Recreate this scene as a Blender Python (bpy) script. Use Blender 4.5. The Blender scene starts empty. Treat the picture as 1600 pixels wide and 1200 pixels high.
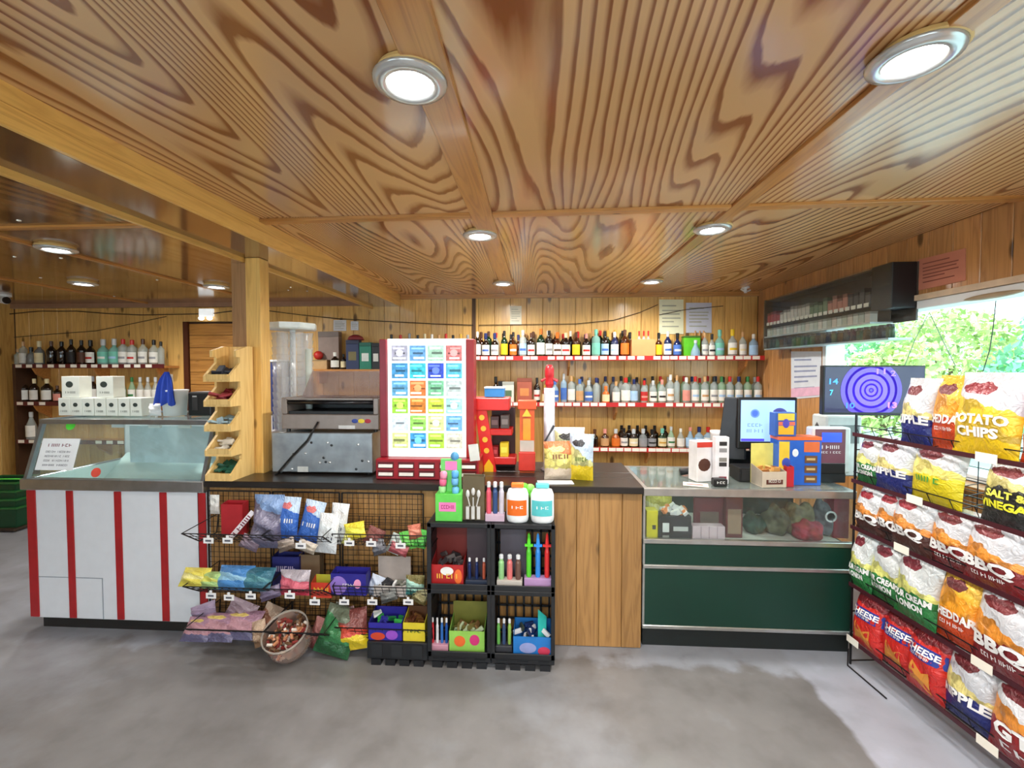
import bpy, math, random
from mathutils import Vector, Matrix
random.seed(7)
SC = bpy.context.scene
COL = SC.collection
PI = math.pi

# ---------------------------------------------------------------- camera, sky, exposure
FPX = 700.0; CAM_H = 1.64
yaw = math.atan(41/FPX); pit = math.atan(23/math.hypot(FPX, 41))
_cy, _sy, _cp, _sp = math.cos(yaw), math.sin(yaw), math.cos(pit), math.sin(pit)
RV = Vector((_cy, _sy, 0)); FV = Vector((-_sy*_cp, _cy*_cp, -_sp)); UV_ = Vector((-_sy*_sp, _cy*_sp, _cp))
cam_d = bpy.data.cameras.new('camera'); cam = bpy.data.objects.new('camera', cam_d); COL.objects.link(cam)
cam_d.sensor_width = 36; cam_d.lens = 36*FPX/1600; cam_d.clip_start = 0.05; cam_d.clip_end = 200
mw = Matrix((RV, UV_, -FV)).transposed().to_4x4(); mw.translation = (0, 0, CAM_H); cam.matrix_world = mw
SC.camera = cam
w = bpy.data.worlds.new('sky'); SC.world = w; w.use_nodes = True
bg = w.node_tree.nodes['Background']; bg.inputs[0].default_value = (0.80, 0.92, 1.0, 1); bg.inputs[1].default_value = 4.5
SC.view_settings.view_transform = 'Standard'; SC.view_settings.look = 'None'
SC.view_settings.gamma = 1; SC.view_settings.use_curve_mapping = False
SC.view_settings.exposure = 0.40
LAMP_W = 52.0            # power of one ceiling downlight
LAMP_E = 14.0            # brightness of its diffuser

# ---------------------------------------------------------------- pixel -> place helpers (a surveyor's ray onto known planes)
def ray(px, py): return RV*((px-800)/FPX) + UV_*((600-py)/FPX) + FV
def P(px, py, Y):
    d = ray(px, py); t = Y/d.y; return Vector((d.x*t, Y, CAM_H+d.z*t))
def PZ(px, py, Z):
    d = ray(px, py); t = (Z-CAM_H)/d.z; return Vector((d.x*t, d.y*t, Z))
def PX(px, py, X):
    d = ray(px, py); t = X/d.x; return Vector((X, d.y*t, CAM_H+d.z*t))

# ---------------------------------------------------------------- materials
def lin(c):
    out = []
    for a in c[:3]:
        a /= 255.0
        out.append(a/12.92 if a <= .04045 else ((a+.055)/1.055)**2.4)
    return (*out, 1.0)
MATS = {}
def new_mat(name):
    m = bpy.data.materials.new(name); m.use_nodes = True
    nt = m.node_tree; nt.nodes.clear()
    out = nt.nodes.new('ShaderNodeOutputMaterial'); return m, nt, out
def N(nt, t, **kw):
    n = nt.nodes.new('ShaderNode'+t)
    for k, v in kw.items():
        if k.startswith('i_'): n.inputs[int(k[2:])].default_value = v
        else: setattr(n, k, v)
    return n
def ramp(nt, stops, interp='LINEAR'):
    r = nt.nodes.new('ShaderNodeValToRGB'); cr = r.color_ramp; cr.interpolation = interp
    while len(cr.elements) < len(stops): cr.elements.new(.5)
    for e, (p, c) in zip(cr.elements, stops): e.position = p; e.color = c if len(c) == 4 else (*c, 1)
    return r
def S(col, rough=.5, metal=0.0, var=.10, scale=14.0, bump=0.0, coat=0.0, emit=0.0, name=None):
    """painted / plastic / metal surface with a slight procedural unevenness"""
    key = ('S', tuple(col), rough, metal, var, scale, bump, coat, emit)
    if key in MATS: return MATS[key]
    m, nt, out = new_mat(name or 'surface_%d_%d_%d' % tuple(int(a) for a in col[:3]))
    b = N(nt, 'BsdfPrincipled'); tc = N(nt, 'TexCoord'); no = N(nt, 'TexNoise'); no.inputs['Scale'].default_value = scale; no.inputs['Detail'].default_value = 3
    nt.links.new(tc.outputs['Object'], no.inputs['Vector'])
    c = lin(col)
    r = ramp(nt, [(.3, tuple(a*(1-var) for a in c[:3])), (.7, tuple(min(1, a*(1+var)) for a in c[:3]))])
    nt.links.new(no.outputs['Fac'], r.inputs[0]); nt.links.new(r.outputs[0], b.inputs['Base Color'])
    b.inputs['Roughness'].default_value = rough; b.inputs['Metallic'].default_value = metal
    b.inputs['Coat Weight'].default_value = coat
    if emit: nt.links.new(r.outputs[0], b.inputs['Emission Color']); b.inputs['Emission Strength'].default_value = emit
    if bump:
        bp = N(nt, 'Bump'); bp.inputs['Strength'].default_value = bump; bp.inputs['Distance'].default_value = .01
        nt.links.new(no.outputs['Fac'], bp.inputs['Height']); nt.links.new(bp.outputs[0], b.inputs['Normal'])
    nt.links.new(b.outputs[0], out.inputs[0]); MATS[key] = m; return m
def GL(tint=(235, 245, 245), body=.12, rough=.03, name=None, gloss=1.0):
    """thin clear glass or plastic: see-through, tinted, with fresnel gloss and a little body"""
    key = ('GL', tuple(tint), body, rough, gloss)
    if key in MATS: return MATS[key]
    m, nt, out = new_mat(name or 'clear_%d_%d_%d' % tuple(tint[:3]))
    tr = N(nt, 'BsdfTransparent'); tr.inputs[0].default_value = lin(tint)
    gl = N(nt, 'BsdfGlossy'); gl.inputs['Roughness'].default_value = rough
    df = N(nt, 'BsdfDiffuse'); df.inputs[0].default_value = lin(tint)
    lw_ = N(nt, 'LayerWeight'); pw = N(nt, 'Math', operation='POWER'); pw.inputs[1].default_value = 4.0; nt.links.new(lw_.outputs['Facing'], pw.inputs[0])
    mu = N(nt, 'Math', operation='MULTIPLY_ADD'); mu.inputs[1].default_value = .75*gloss; mu.inputs[2].default_value = .035*gloss; nt.links.new(pw.outputs[0], mu.inputs[0])
    mx = N(nt, 'MixShader'); mx.inputs[0].default_value = body
    nt.links.new(tr.outputs[0], mx.inputs[1]); nt.links.new(df.outputs[0], mx.inputs[2])
    m2 = N(nt, 'MixShader'); nt.links.new(mu.outputs[0], m2.inputs[0]); nt.links.new(mx.outputs[0], m2.inputs[1]); nt.links.new(gl.outputs[0], m2.inputs[2])
    nt.links.new(m2.outputs[0], out.inputs[0]); MATS[key] = m; return m
def EM(col, strength, name):
    m, nt, out = new_mat(name); e = N(nt, 'Emission'); e.inputs[0].default_value = lin(col); e.inputs[1].default_value = strength
    nt.links.new(e.outputs[0], out.inputs[0]); return m
def plywood(name, light, dark, freq=30.0, sx=1.0, sy=.13, rough=.22, along='Y', figure=1.0):
    m, nt, out = new_mat(name); b = N(nt, 'BsdfPrincipled'); tc = N(nt, 'TexCoord'); oi = N(nt, 'ObjectInfo')
    mp = N(nt, 'Mapping'); mp.inputs['Scale'].default_value = (sx, sy, 1) if along == 'Y' else (sy, sx, 1)
    off = N(nt, 'Math', operation='MULTIPLY'); off.inputs[1].default_value = 37.0; nt.links.new(oi.outputs['Random'], off.inputs[0])
    cb = N(nt, 'CombineXYZ'); nt.links.new(off.outputs[0], cb.inputs[2]); nt.links.new(off.outputs[0], cb.inputs[0])
    nt.links.new(tc.outputs['Object'], mp.inputs['Vector']); nt.links.new(cb.outputs[0], mp.inputs['Location'])
    n1 = N(nt, 'TexNoise'); n1.inputs['Scale'].default_value = 1.35*figure; n1.inputs['Detail'].default_value = 1.2; n1.inputs['Roughness'].default_value = .42
    n1.inputs['Distortion'].default_value = .25
    nt.links.new(mp.outputs[0], n1.inputs['Vector'])
    n2 = N(nt, 'TexNoise'); n2.inputs['Scale'].default_value = 9; n2.inputs['Detail'].default_value = 4
    nt.links.new(mp.outputs[0], n2.inputs['Vector'])
    sx_ = N(nt, 'SeparateXYZ'); nt.links.new(tc.outputs['Object'], sx_.inputs[0])
    lx = N(nt, 'Math', operation='MULTIPLY'); lx.inputs[1].default_value = freq*.55; nt.links.new(sx_.outputs['X' if along == 'Y' else 'Y'], lx.inputs[0])
    a = N(nt, 'Math', operation='MULTIPLY_ADD'); a.inputs[1].default_value = freq*1.7; nt.links.new(n1.outputs['Fac'], a.inputs[0]); nt.links.new(lx.outputs[0], a.inputs[2])
    a2 = N(nt, 'Math', operation='MULTIPLY_ADD'); a2.inputs[1].default_value = .9; nt.links.new(n2.outputs['Fac'], a2.inputs[0]); nt.links.new(a.outputs[0], a2.inputs[2])
    fr = N(nt, 'Math', operation='FRACT'); nt.links.new(a2.outputs[0], fr.inputs[0])
    l, d = lin(light), lin(dark); mid = tuple((l[i]*.62+d[i]*.38) for i in range(3))
    r = ramp(nt, [(0, l), (.45, l), (.62, mid), (.78, d), (.92, d), (1.0, l)])
    nt.links.new(fr.outputs[0], r.inputs[0])
    n3 = N(nt, 'TexNoise'); n3.inputs['Scale'].default_value = .9; nt.links.new(tc.outputs['Object'], n3.inputs['Vector'])
    hs = N(nt, 'HueSaturation'); mr = N(nt, 'MapRange'); mr.inputs[3].default_value = .80; mr.inputs[4].default_value = 1.2
    nt.links.new(n3.outputs['Fac'], mr.inputs[0]); nt.links.new(mr.outputs[0], hs.inputs['Value']); nt.links.new(r.outputs[0], hs.inputs['Color'])
    nt.links.new(hs.outputs[0], b.inputs['Base Color'])
    b.inputs['Roughness'].default_value = rough; b.inputs['Coat Weight'].default_value = .35; b.inputs['Coat Roughness'].default_value = .12
    bp = N(nt, 'Bump'); bp.inputs['Strength'].default_value = .12; bp.inputs['Distance'].default_value = .004
    nt.links.new(fr.outputs[0], bp.inputs['Height']); nt.links.new(bp.outputs[0], b.inputs['Normal'])
    nt.links.new(b.outputs[0], out.inputs[0]); return m
def pine(name, light, dark, axis='Z', rough=.3, knots=1.0, gl=.25):
    """varnished knotty pine, grain along one object axis; every board differs a little"""
    m, nt, out = new_mat(name); b = N(nt, 'BsdfPrincipled'); tc = N(nt, 'TexCoord'); oi = N(nt, 'ObjectInfo')
    sc = {'Z': (9, 9, .55), 'X': (.55, 9, 9), 'Y': (9, .55, 9)}[axis]
    off = N(nt, 'Math', operation='MULTIPLY'); off.inputs[1].default_value = 53.0; nt.links.new(oi.outputs['Random'], off.inputs[0])
    cb = N(nt, 'CombineXYZ')
    for i in range(3): nt.links.new(off.outputs[0], cb.inputs[i])
    mp = N(nt, 'Mapping'); mp.inputs['Scale'].default_value = sc; nt.links.new(tc.outputs['Object'], mp.inputs['Vector']); nt.links.new(cb.outputs[0], mp.inputs['Location'])
    n1 = N(nt, 'TexNoise'); n1.inputs['Scale'].default_value = 1.6; n1.inputs['Detail'].default_value = 4; n1.inputs['Distortion'].default_value = .6
    nt.links.new(mp.outputs[0], n1.inputs['Vector'])
    a = N(nt, 'Math', operation='MULTIPLY'); a.inputs[1].default_value = 7; nt.links.new(n1.outputs['Fac'], a.inputs[0])
    fr = N(nt, 'Math', operation='PINGPONG'); fr.inputs[1].default_value = .5; nt.links.new(a.outputs[0], fr.inputs[0])
    l, d = lin(light), lin(dark)
    r = ramp(nt, [(0, l), (.28, tuple(l[i]*.8+d[i]*.2 for i in range(3))), (.5, tuple(l[i]*.5+d[i]*.5 for i in range(3)))])
    nt.links.new(fr.outputs[0], r.inputs[0])
    # knots
    k = {'Z': (6, 6, 2.6), 'X': (2.6, 6, 6), 'Y': (6, 2.6, 6)}[axis]
    mp2 = N(nt, 'Mapping'); mp2.inputs['Scale'].default_value = k; nt.links.new(tc.outputs['Object'], mp2.inputs['Vector']); nt.links.new(cb.outputs[0], mp2.inputs['Location'])
    vo = N(nt, 'TexVoronoi'); vo.inputs['Scale'].default_value = 1.0; nt.links.new(mp2.outputs[0], vo.inputs['Vector'])
    kr = ramp(nt, [(0, (1, 1, 1)), (.10*knots, (.85, .85, .85)), (.17*knots, (0, 0, 0))]); nt.links.new(vo.outputs['Distance'], kr.inputs[0])
    mx = N(nt, 'MixRGB'); nt.links.new(kr.outputs[0], mx.inputs[0]); nt.links.new(r.outputs[0], mx.inputs[1]); mx.inputs[2].default_value = tuple(a*.28 for a in d[:3])+(1,)
    hs = N(nt, 'HueSaturation'); mr = N(nt, 'MapRange'); mr.inputs[3].default_value = .86; mr.inputs[4].default_value = 1.14
    nt.links.new(oi.outputs['Random'], mr.inputs[0]); nt.links.new(mr.outputs[0], hs.inputs['Value']); nt.links.new(mx.outputs[0], hs.inputs['Color'])
    nt.links.new(hs.outputs[0], b.inputs['Base Color']); b.inputs['Roughness'].default_value = rough
    b.inputs['Coat Weight'].default_value = gl; b.inputs['Coat Roughness'].default_value = .1
    nt.links.new(b.outputs[0], out.inputs[0]); return m

# ---------------------------------------------------------------- mesh building
class MB:
    def __init__(s): s.v = []; s.f = []; s.mi = []; s.uv = None
    def add(s, vs, fs, mi=0):
        o = len(s.v); s.v += [tuple(v) for v in vs]; s.f += [tuple(i+o for i in f) for f in fs]; s.mi += [mi]*len(fs); return s
    def box(s, x0, x1, y0, y1, z0, z1, mi=0):
        x0, x1 = sorted((x0, x1)); y0, y1 = sorted((y0, y1)); z0, z1 = sorted((z0, z1))
        v = [(x0, y0, z0), (x1, y0, z0), (x1, y1, z0), (x0, y1, z0), (x0, y0, z1), (x1, y0, z1), (x1, y1, z1), (x0, y1, z1)]
        return s.add(v, [(3, 2, 1, 0), (4, 5, 6, 7), (0, 1, 5, 4), (1, 2, 6, 5), (2, 3, 7, 6), (3, 0, 4, 7)], mi)
    def obox(s, mat, sx, sy, sz, mi=0):
        b = MB().box(-sx/2, sx/2, -sy/2, sy/2, -sz/2, sz/2)
        return s.add([mat @ Vector(v) for v in b.v], b.f, mi)
    def hexa(s, bottom, top, mi=0):
        """two quads (4 points each, same winding, seen counter-clockwise from above)"""
        return s.add(list(bottom)+list(top), [(3, 2, 1, 0), (4, 5, 6, 7), (0, 1, 5, 4), (1, 2, 6, 5), (2, 3, 7, 6), (3, 0, 4, 7)], mi)
    def lathe(s, prof, n=14, c=(0, 0, 0), mi=0, a0=0, a1=2*PI, sx=1, sy=1, caps=True):
        full = abs(a1-a0-2*PI) < 1e-6; m = n if full else n+1
        vs = []
        for r, z in prof:
            for k in range(m):
                a = a0+(a1-a0)*k/n; vs.append((c[0]+r*math.cos(a)*sx, c[1]+r*math.sin(a)*sy, c[2]+z))
        fs = []
        for i in range(len(prof)-1):
            for k in range(n):
                k2 = (k+1) % m
                fs.append((i*m+k, i*m+k2, (i+1)*m+k2, (i+1)*m+k))
        if full and caps:
            if prof[0][0] > 1e-5: fs.append(tuple(range(m-1, -1, -1)))
            if prof[-1][0] > 1e-5: fs.append(tuple((len(prof)-1)*m+k for k in range(m)))
        return s.add(vs, fs, mi)
    def tube(s, pts, r, n=6, mi=0, closed=False):
        pts = [Vector(p) for p in pts]; vs = []; fs = []; L = len(pts)
        up = None
        for i, p in enumerate(pts):
            if closed: t = pts[(i+1) % L]-pts[i-1]
            else: t = pts[min(i+1, L-1)]-pts[max(i-1, 0)]
            if t.length < 1e-9: t = Vector((0, 0, 1))
            t.normalize()
            if up is None or abs(up.dot(t)) > .99:
                up = Vector((0, 0, 1)) if abs(t.z) < .9 else Vector((1, 0, 0))
            a = t.cross(up).normalized(); b = a.cross(t).normalized(); up = b
            for k in range(n):
                q = 2*PI*k/n+PI/4; vs.append(p+(a*math.cos(q)+b*math.sin(q))*r)
        for i in range(L if closed else L-1):
            for k in range(n):
                j = (i+1) % L; fs.append((i*n+k, i*n+(k+1) % n, j*n+(k+1) % n, j*n+k))
        if not closed: fs.append(tuple(range(n-1, -1, -1))); fs.append(tuple((L-1)*n+k for k in range(n)))
        return s.add(vs, fs, mi)
    def bar(s, p, q, r, mi=0): return s.tube([p, q], r, 4, mi)
    def prism(s, poly, fn0, fn1, mi=0):
        """poly of 2-D points, fn0/fn1 lift a 2-D point to the two end faces"""
        n = len(poly); vs = [fn0(*p) for p in poly]+[fn1(*p) for p in poly]
        fs = [tuple(range(n-1, -1, -1)), tuple(range(n, 2*n))]+[(i, (i+1) % n, n+(i+1) % n, n+i) for i in range(n)]
        return s.add(vs, fs, mi)
    def ball(s, c, rx, ry=None, rz=None, n=10, m=7, mi=0):
        ry = rx if ry is None else ry; rz = rx if rz is None else rz
        prof = [(max(1e-6, math.sin(PI*i/m)), -math.cos(PI*i/m)) for i in range(m+1)]
        b = MB().lathe(prof, n)
        return s.add([(c[0]+v[0]*rx, c[1]+v[1]*ry, c[2]+v[2]*rz) for v in b.v], b.f, mi)
    def quad(s, a, b, c, d, mi=0): return s.add([a, b, c, d], [(0, 1, 2, 3)], mi)
    def text(s, t, size, fn, mi=0, bold=.02, w=None):
        vs, fs = glyphs(t, bold)
        if not vs: return s
        x0 = min(v[0] for v in vs); x1 = max(v[0] for v in vs); k = size
        kx = k if w is None else w/(x1-x0)
        return s.add([fn((v[0]-(x0+x1)/2)*kx, v[1]*k) for v in vs], fs, mi)
    def move(s, m):
        s.v = [tuple(m @ Vector(v)) for v in s.v]; return s
    def build(s, name, mats, parent=None, loc=None, smooth=False, bevel=0.0, rot=None, seg=1, kind=None, label=None, fixn=True):
        me = bpy.data.meshes.new(name); me.from_pydata(s.v, [], s.f)
        if not isinstance(mats, (list, tuple)): mats = [mats]
        for m in mats: me.materials.append(m)
        if len(mats) > 1: me.polygons.foreach_set('material_index', s.mi)
        if s.uv: 
            ul = me.uv_layers.new(name='UVMap')
            for lp in me.loops: ul.data[lp.index].uv = s.uv[lp.vertex_index]
        if smooth: me.polygons.foreach_set('use_smooth', [True]*len(me.polygons))
        me.update()
        o = bpy.data.objects.new(name, me); COL.objects.link(o)
        if parent is not None: o.parent = parent
        if loc is not None: o.location = loc
        if rot is not None: o.rotation_euler = rot
        if bevel:
            b = o.modifiers.new('bevel', 'BEVEL'); b.width = bevel; b.segments = seg; b.limit_method = 'ANGLE'; b.angle_limit = math.radians(50)
        if kind: o['kind'] = kind
        if label: o['label'] = label
        return o
_GL = {}
READABLE = {'RIPPLE', 'CHEDDAR', 'POTATO', 'CHIPS', 'SALT &', 'VINEGAR', 'BBQ', 'SOUR CREAM', '& ONION', 'CHEESE', 'GT', '14', '7', '10', '11', '2', '13'}
def glyphs(t, bold=.02):
    key = (t, bold)
    if key in _GL: return _GL[key]
    if t not in READABLE:                # print too blurred to read in the photograph: letter-sized strokes, no words
        rs = random.Random(len(t)*31+ord(t[0])); vs = []; fs = []; x = 0.0
        def bar(x0, x1, y0, y1): o = len(vs); vs.extend([(x0, y0), (x1, y0), (x1, y1), (x0, y1)]); fs.append((o, o+1, o+2, o+3))
        for ch in t:
            if ch == ' ': x += .35; continue
            k = rs.randrange(4); bar(x, x+.14, 0, .7)
            if k == 1: bar(x+.16, x+.45, .28, .42)
            elif k == 2: bar(x+.30, x+.44, 0, .7)
            elif k == 3: bar(x+.16, x+.45, .56, .7); bar(x+.16, x+.45, 0, .14)
            x += .62
        _GL[key] = (vs, fs); return _GL[key]
    cu = bpy.data.curves.new('lettering', 'FONT'); cu.body = t; cu.resolution_u = 2; cu.offset = bold; cu.align_x = 'CENTER'; cu.fill_mode = 'FRONT'
    ob = bpy.data.objects.new('lettering', cu); COL.objects.link(ob)
    dg = bpy.context.evaluated_depsgraph_get(); ev = ob.evaluated_get(dg); me = ev.to_mesh()
    r = ([(v.co.x, v.co.y) for v in me.vertices], [tuple(p.vertices) for p in me.polygons])
    ev.to_mesh_clear(); bpy.data.objects.remove(ob); bpy.data.curves.remove(cu)
    _GL[key] = r; return r
def tag(o, label=None, cat=None, group=None, kind=None):
    if label: o['label'] = label
    if cat: o['category'] = cat
    if group: o['group'] = group
    if kind: o['kind'] = kind
    return o
def thing(name, label, cat, loc=(0, 0, 0), rotz=0.0, group=None):
    o = bpy.data.objects.new(name, None); COL.objects.link(o); o.location = loc; o.rotation_euler = (0, 0, rotz)
    o.empty_display_size = .05
    return tag(o, label, cat, group)
def dupc(o, parent=None, loc=None):
    c = o.copy(); COL.objects.link(c)
    if parent is not None: c.parent = parent
    if loc is not None: c.location = loc
    return c
ORD = ['first', 'second', 'third', 'fourth', 'fifth', 'sixth', 'seventh', 'eighth', 'ninth', 'tenth', 'eleventh', 'twelfth', 'thirteenth', 'fourteenth', 'fifteenth', 'sixteenth', 'seventeenth', 'eighteenth', 'nineteenth', 'twentieth', 'twenty-first', 'twenty-second', 'twenty-third', 'twenty-fourth', 'twenty-fifth', 'twenty-sixth', 'twenty-seventh', 'twenty-eighth', 'twenty-ninth', 'thirtieth', 'thirty-first', 'thirty-second', 'thirty-third', 'thirty-fourth', 'thirty-fifth', 'thirty-sixth', 'thirty-seventh', 'thirty-eighth', 'thirty-ninth', 'fortieth']
# ================================================================ the room
YB = 5.08; XR = 2.40; XL = -6.32; YF = -2.6; ZC = 2.49; ZL = 2.42
BX0, BX1, BZ = -1.90, -1.59, 2.36          # the boxed beam
ply = plywood('ceiling_plywood', (216, 172, 120), (140, 84, 44))
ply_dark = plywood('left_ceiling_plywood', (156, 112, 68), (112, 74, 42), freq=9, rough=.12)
pine_wall = pine('wall_pine', (230, 184, 106), (184, 126, 60), 'Z')
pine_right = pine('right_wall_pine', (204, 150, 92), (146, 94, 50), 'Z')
pine_y = pine('batten_pine', (204, 146, 80), (150, 92, 44), 'Y', knots=.5)
pine_beam = pine('beam_pine', (244, 196, 110), (206, 148, 70), 'Y', knots=.6)
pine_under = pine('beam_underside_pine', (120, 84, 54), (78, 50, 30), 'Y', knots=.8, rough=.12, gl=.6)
pine_x = pine('cross_batten_pine', (204, 146, 80), (150, 92, 44), 'X', knots=.5)
pine_post = pine('post_pine', (232, 188, 108), (190, 136, 64), 'Z', knots=.8)
pine_post2 = pine('post_brown_pine', (176, 134, 92), (128, 90, 56), 'Z', knots=.8)
pine_ctr = pine('counter_pine', (176, 132, 78), (122, 84, 44), 'Z', knots=1.0, rough=.4)
pine_stand = pine('stand_pine', (236, 200, 130), (204, 156, 84), 'Z', knots=.6, rough=.5, gl=0)
pine_door = pine('door_pine', (206, 146, 74), (140, 84, 36), 'X', knots=1.0)
shelf_wood = pine('shelf_pine', (214, 150, 80), (160, 100, 48), 'X', knots=.6)
dark_gap = S((60, 38, 22), .7)
white_paint = S((232, 235, 236), .4, var=.02); black_plastic = S((22, 23, 26), .42); steel = S((176, 180, 184), .28, .9)
red_gloss = S((168, 22, 30), .35); black_matte = S((30, 28, 27), .6)

# --- floor: worn grey paint over concrete
def floor_material():
    m, nt, out = new_mat('painted_concrete'); b = N(nt, 'BsdfPrincipled'); tc = N(nt, 'TexCoord')
    n1 = N(nt, 'TexNoise'); n1.inputs['Scale'].default_value = .75; n1.inputs['Detail'].default_value = 6; n1.inputs['Roughness'].default_value = .62
    n2 = N(nt, 'TexNoise'); n2.inputs['Scale'].default_value = 5; n2.inputs['Detail'].default_value = 5
    n3 = N(nt, 'TexNoise'); n3.inputs['Scale'].default_value = 60; n3.inputs['Detail'].default_value = 2
    for n in (n1, n2, n3): nt.links.new(tc.outputs['Object'], n.inputs['Vector'])
    r1 = ramp(nt, [(.36, lin((122, 120, 120))), (.50, lin((134, 132, 132))), (.58, lin((146, 147, 151))), (.72, lin((160, 162, 168)))])
    nt.links.new(n1.outputs['Fac'], r1.inputs[0])
    # the band of newer blue-grey paint along the right side
    sx = N(nt, 'SeparateXYZ'); nt.links.new(tc.outputs['Object'], sx.inputs[0])
    ad = N(nt, 'Math', operation='MULTIPLY_ADD'); ad.inputs[1].default_value = .10; nt.links.new(n2.outputs['Fac'], ad.inputs[0]); nt.links.new(sx.outputs['X'], ad.inputs[2])
    mr = N(nt, 'MapRange'); mr.inputs[1].default_value = 1.45; mr.inputs[2].default_value = 1.48; nt.links.new(ad.outputs[0], mr.inputs[0])
    mx = N(nt, 'MixRGB'); nt.links.new(mr.outputs[0], mx.inputs[0]); nt.links.new(r1.outputs[0], mx.inputs[1]); mx.inputs[2].default_value = lin((172, 175, 188))
    ay = N(nt, 'Math', operation='MULTIPLY_ADD'); ay.inputs[1].default_value = .5; nt.links.new(n2.outputs['Fac'], ay.inputs[0]); nt.links.new(sx.outputs['Y'], ay.inputs[2])
    my = N(nt, 'MapRange'); my.inputs[1].default_value = 2.70; my.inputs[2].default_value = 2.78; my.inputs[4].default_value = .75; nt.links.new(ay.outputs[0], my.inputs[0])
    mxy = N(nt, 'MixRGB'); nt.links.new(my.outputs[0], mxy.inputs[0]); nt.links.new(mx.outputs[0], mxy.inputs[1]); mxy.inputs[2].default_value = lin((160, 165, 176)); mx = mxy
    r2 = ramp(nt, [(.3, (.80, .79, .78)), (.5, (.97, .97, .97)), (.6, (1, 1, 1)), (.72, (1.12, 1.12, 1.14))]); nt.links.new(n2.outputs['Fac'], r2.inputs[0])
    m2 = N(nt, 'MixRGB', blend_type='MULTIPLY'); m2.inputs[0].default_value = 1; nt.links.new(mx.outputs[0], m2.inputs[1]); nt.links.new(r2.outputs[0], m2.inputs[2])
    nt.links.new(m2.outputs[0], b.inputs['Base Color']); b.inputs['Roughness'].default_value = .42
    bp = N(nt, 'Bump'); bp.inputs['Strength'].default_value = .08; nt.links.new(n3.outputs['Fac'], bp.inputs['Height']); nt.links.new(bp.outputs[0], b.inputs['Normal'])
    nt.links.new(b.outputs[0], out.inputs[0]); return m
tag(MB().box(XL-.3, XR+.3, YF-.3, YB+.3, -.12, 0).build('floor', floor_material()), 'worn grey painted concrete shop floor', None, None, 'structure')

# --- ceiling: core slab with plywood panels and battens
ceil_o = MB().box(BX1, XR+.2, YF-.2, YB+.2, ZC+.02, ZC+.14).build('ceiling', dark_gap); tag(ceil_o, 'varnished plywood panel ceiling with battens', None, None, 'structure')
xs = [BX1, -.31, 1.045, XR+.05]; ys = [YF-.1, .02, 2.46, YB+.02]
for i in range(3):
    for j in range(3):
        cx, cy = (xs[i]+xs[i+1])/2, (ys[j]+ys[j+1])/2; hx, hy = (xs[i+1]-xs[i])/2-.003, (ys[j+1]-ys[j])/2-.003
        MB().box(-hx, hx, -hy, hy, 0, .02).build('plywood_panel', ply, ceil_o, (cx, cy, ZC))
for x0, x1 in ((-.37, -.25), (.995, 1.07)):
    MB().box(-(x1-x0)/2, (x1-x0)/2, -3.9, 3.85, -.016, .001).build('batten', pine_y, ceil_o, ((x0+x1)/2, 1.24, ZC), bevel=.002)
for a, b_ in ((BX1, -.37), (-.25, .995), (1.07, XR)):
    MB().box(-(b_-a)/2+.001, (b_-a)/2-.001, -.03, .03, -.016, .001).build('batten', pine_x, ceil_o, ((a+b_)/2, 2.455-.03*(a+b_)/2, ZC), bevel=.002, rot=(0, 0, -.028))
ceil_l = MB().box(XL-.2, BX0+.05, YF-.2, YB+.2, ZL+.02, ZL+.16).build('ceiling_annex', dark_gap); tag(ceil_l, 'darker glossy plywood ceiling over the left annex', None, None, 'structure')
xs = [XL-.05, -4.6, -3.15, BX0+.02]; ys = [YF-.1, .2, 2.32, YB+.02]
for i in range(3):
    for j in range(3):
        cx, cy = (xs[i]+xs[i+1])/2, (ys[j]+ys[j+1])/2; hx, hy = (xs[i+1]-xs[i])/2-.003, (ys[j+1]-ys[j])/2-.003
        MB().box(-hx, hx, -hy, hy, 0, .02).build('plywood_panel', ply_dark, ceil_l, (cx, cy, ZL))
for x in (-4.6, -3.15): MB().box(-.02, .02, -3.8, 3.8, -.012, .001).build('batten', pine_y, ceil_l, (x, 1.24, ZL))
MB().box(-2.15, 2.15, -.02, .02, -.012, .001).build('batten', pine_x, ceil_l, (-4.1, 2.32, ZL))
dots = MB()  # small white discs scattered at random over the annex ceiling
rs = random.Random(4)
for k in range(26):
    x, y = rs.uniform(-5.2, -2.1), rs.uniform(1.6, 4.8); dots.lathe([(.001, -.006), (.010, -.003), (.011, .002)], 8, (x, y, ZL))
dots.build('white_dots', S((240, 235, 225), .25, .4), ceil_l, kind='stuff')

# --- beam and post
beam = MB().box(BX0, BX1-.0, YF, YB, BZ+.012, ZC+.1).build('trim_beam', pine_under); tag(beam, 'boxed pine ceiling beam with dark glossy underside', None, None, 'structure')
MB().box(BX1-.001, BX1+.018, YF, YB, BZ, BZ+.066).build('face_board', pine_beam, beam, bevel=.002)
MB().box(BX1-.001, BX1+.014, YF, YB, BZ+.068, ZC+.003).build('face_board', pine_beam, beam, bevel=.002)
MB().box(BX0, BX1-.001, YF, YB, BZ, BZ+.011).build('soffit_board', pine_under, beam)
MB().box(BX0-.022, BX0-.001, YF, YB, BZ-.028, ZL+.03).build('edge_strip', pine_beam, beam, bevel=.002)
YP = 2.81
pxl, pxm, pxr = max(-2.004, P(361, 500, YP).x), P(384, 500, YP).x, P(407, 500, YP).x
post = thing('post', 'square pine post under the ceiling beam beside the candy bin tower', 'post', ((pxl+pxr)/2, YP+.05, 0))
cxp = (pxl+pxr)/2
MB().box(pxm-cxp+.001, pxr-cxp, -.05, .05, 0, BZ-.001).build('post_board', pine_post, post, bevel=.003)
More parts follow.
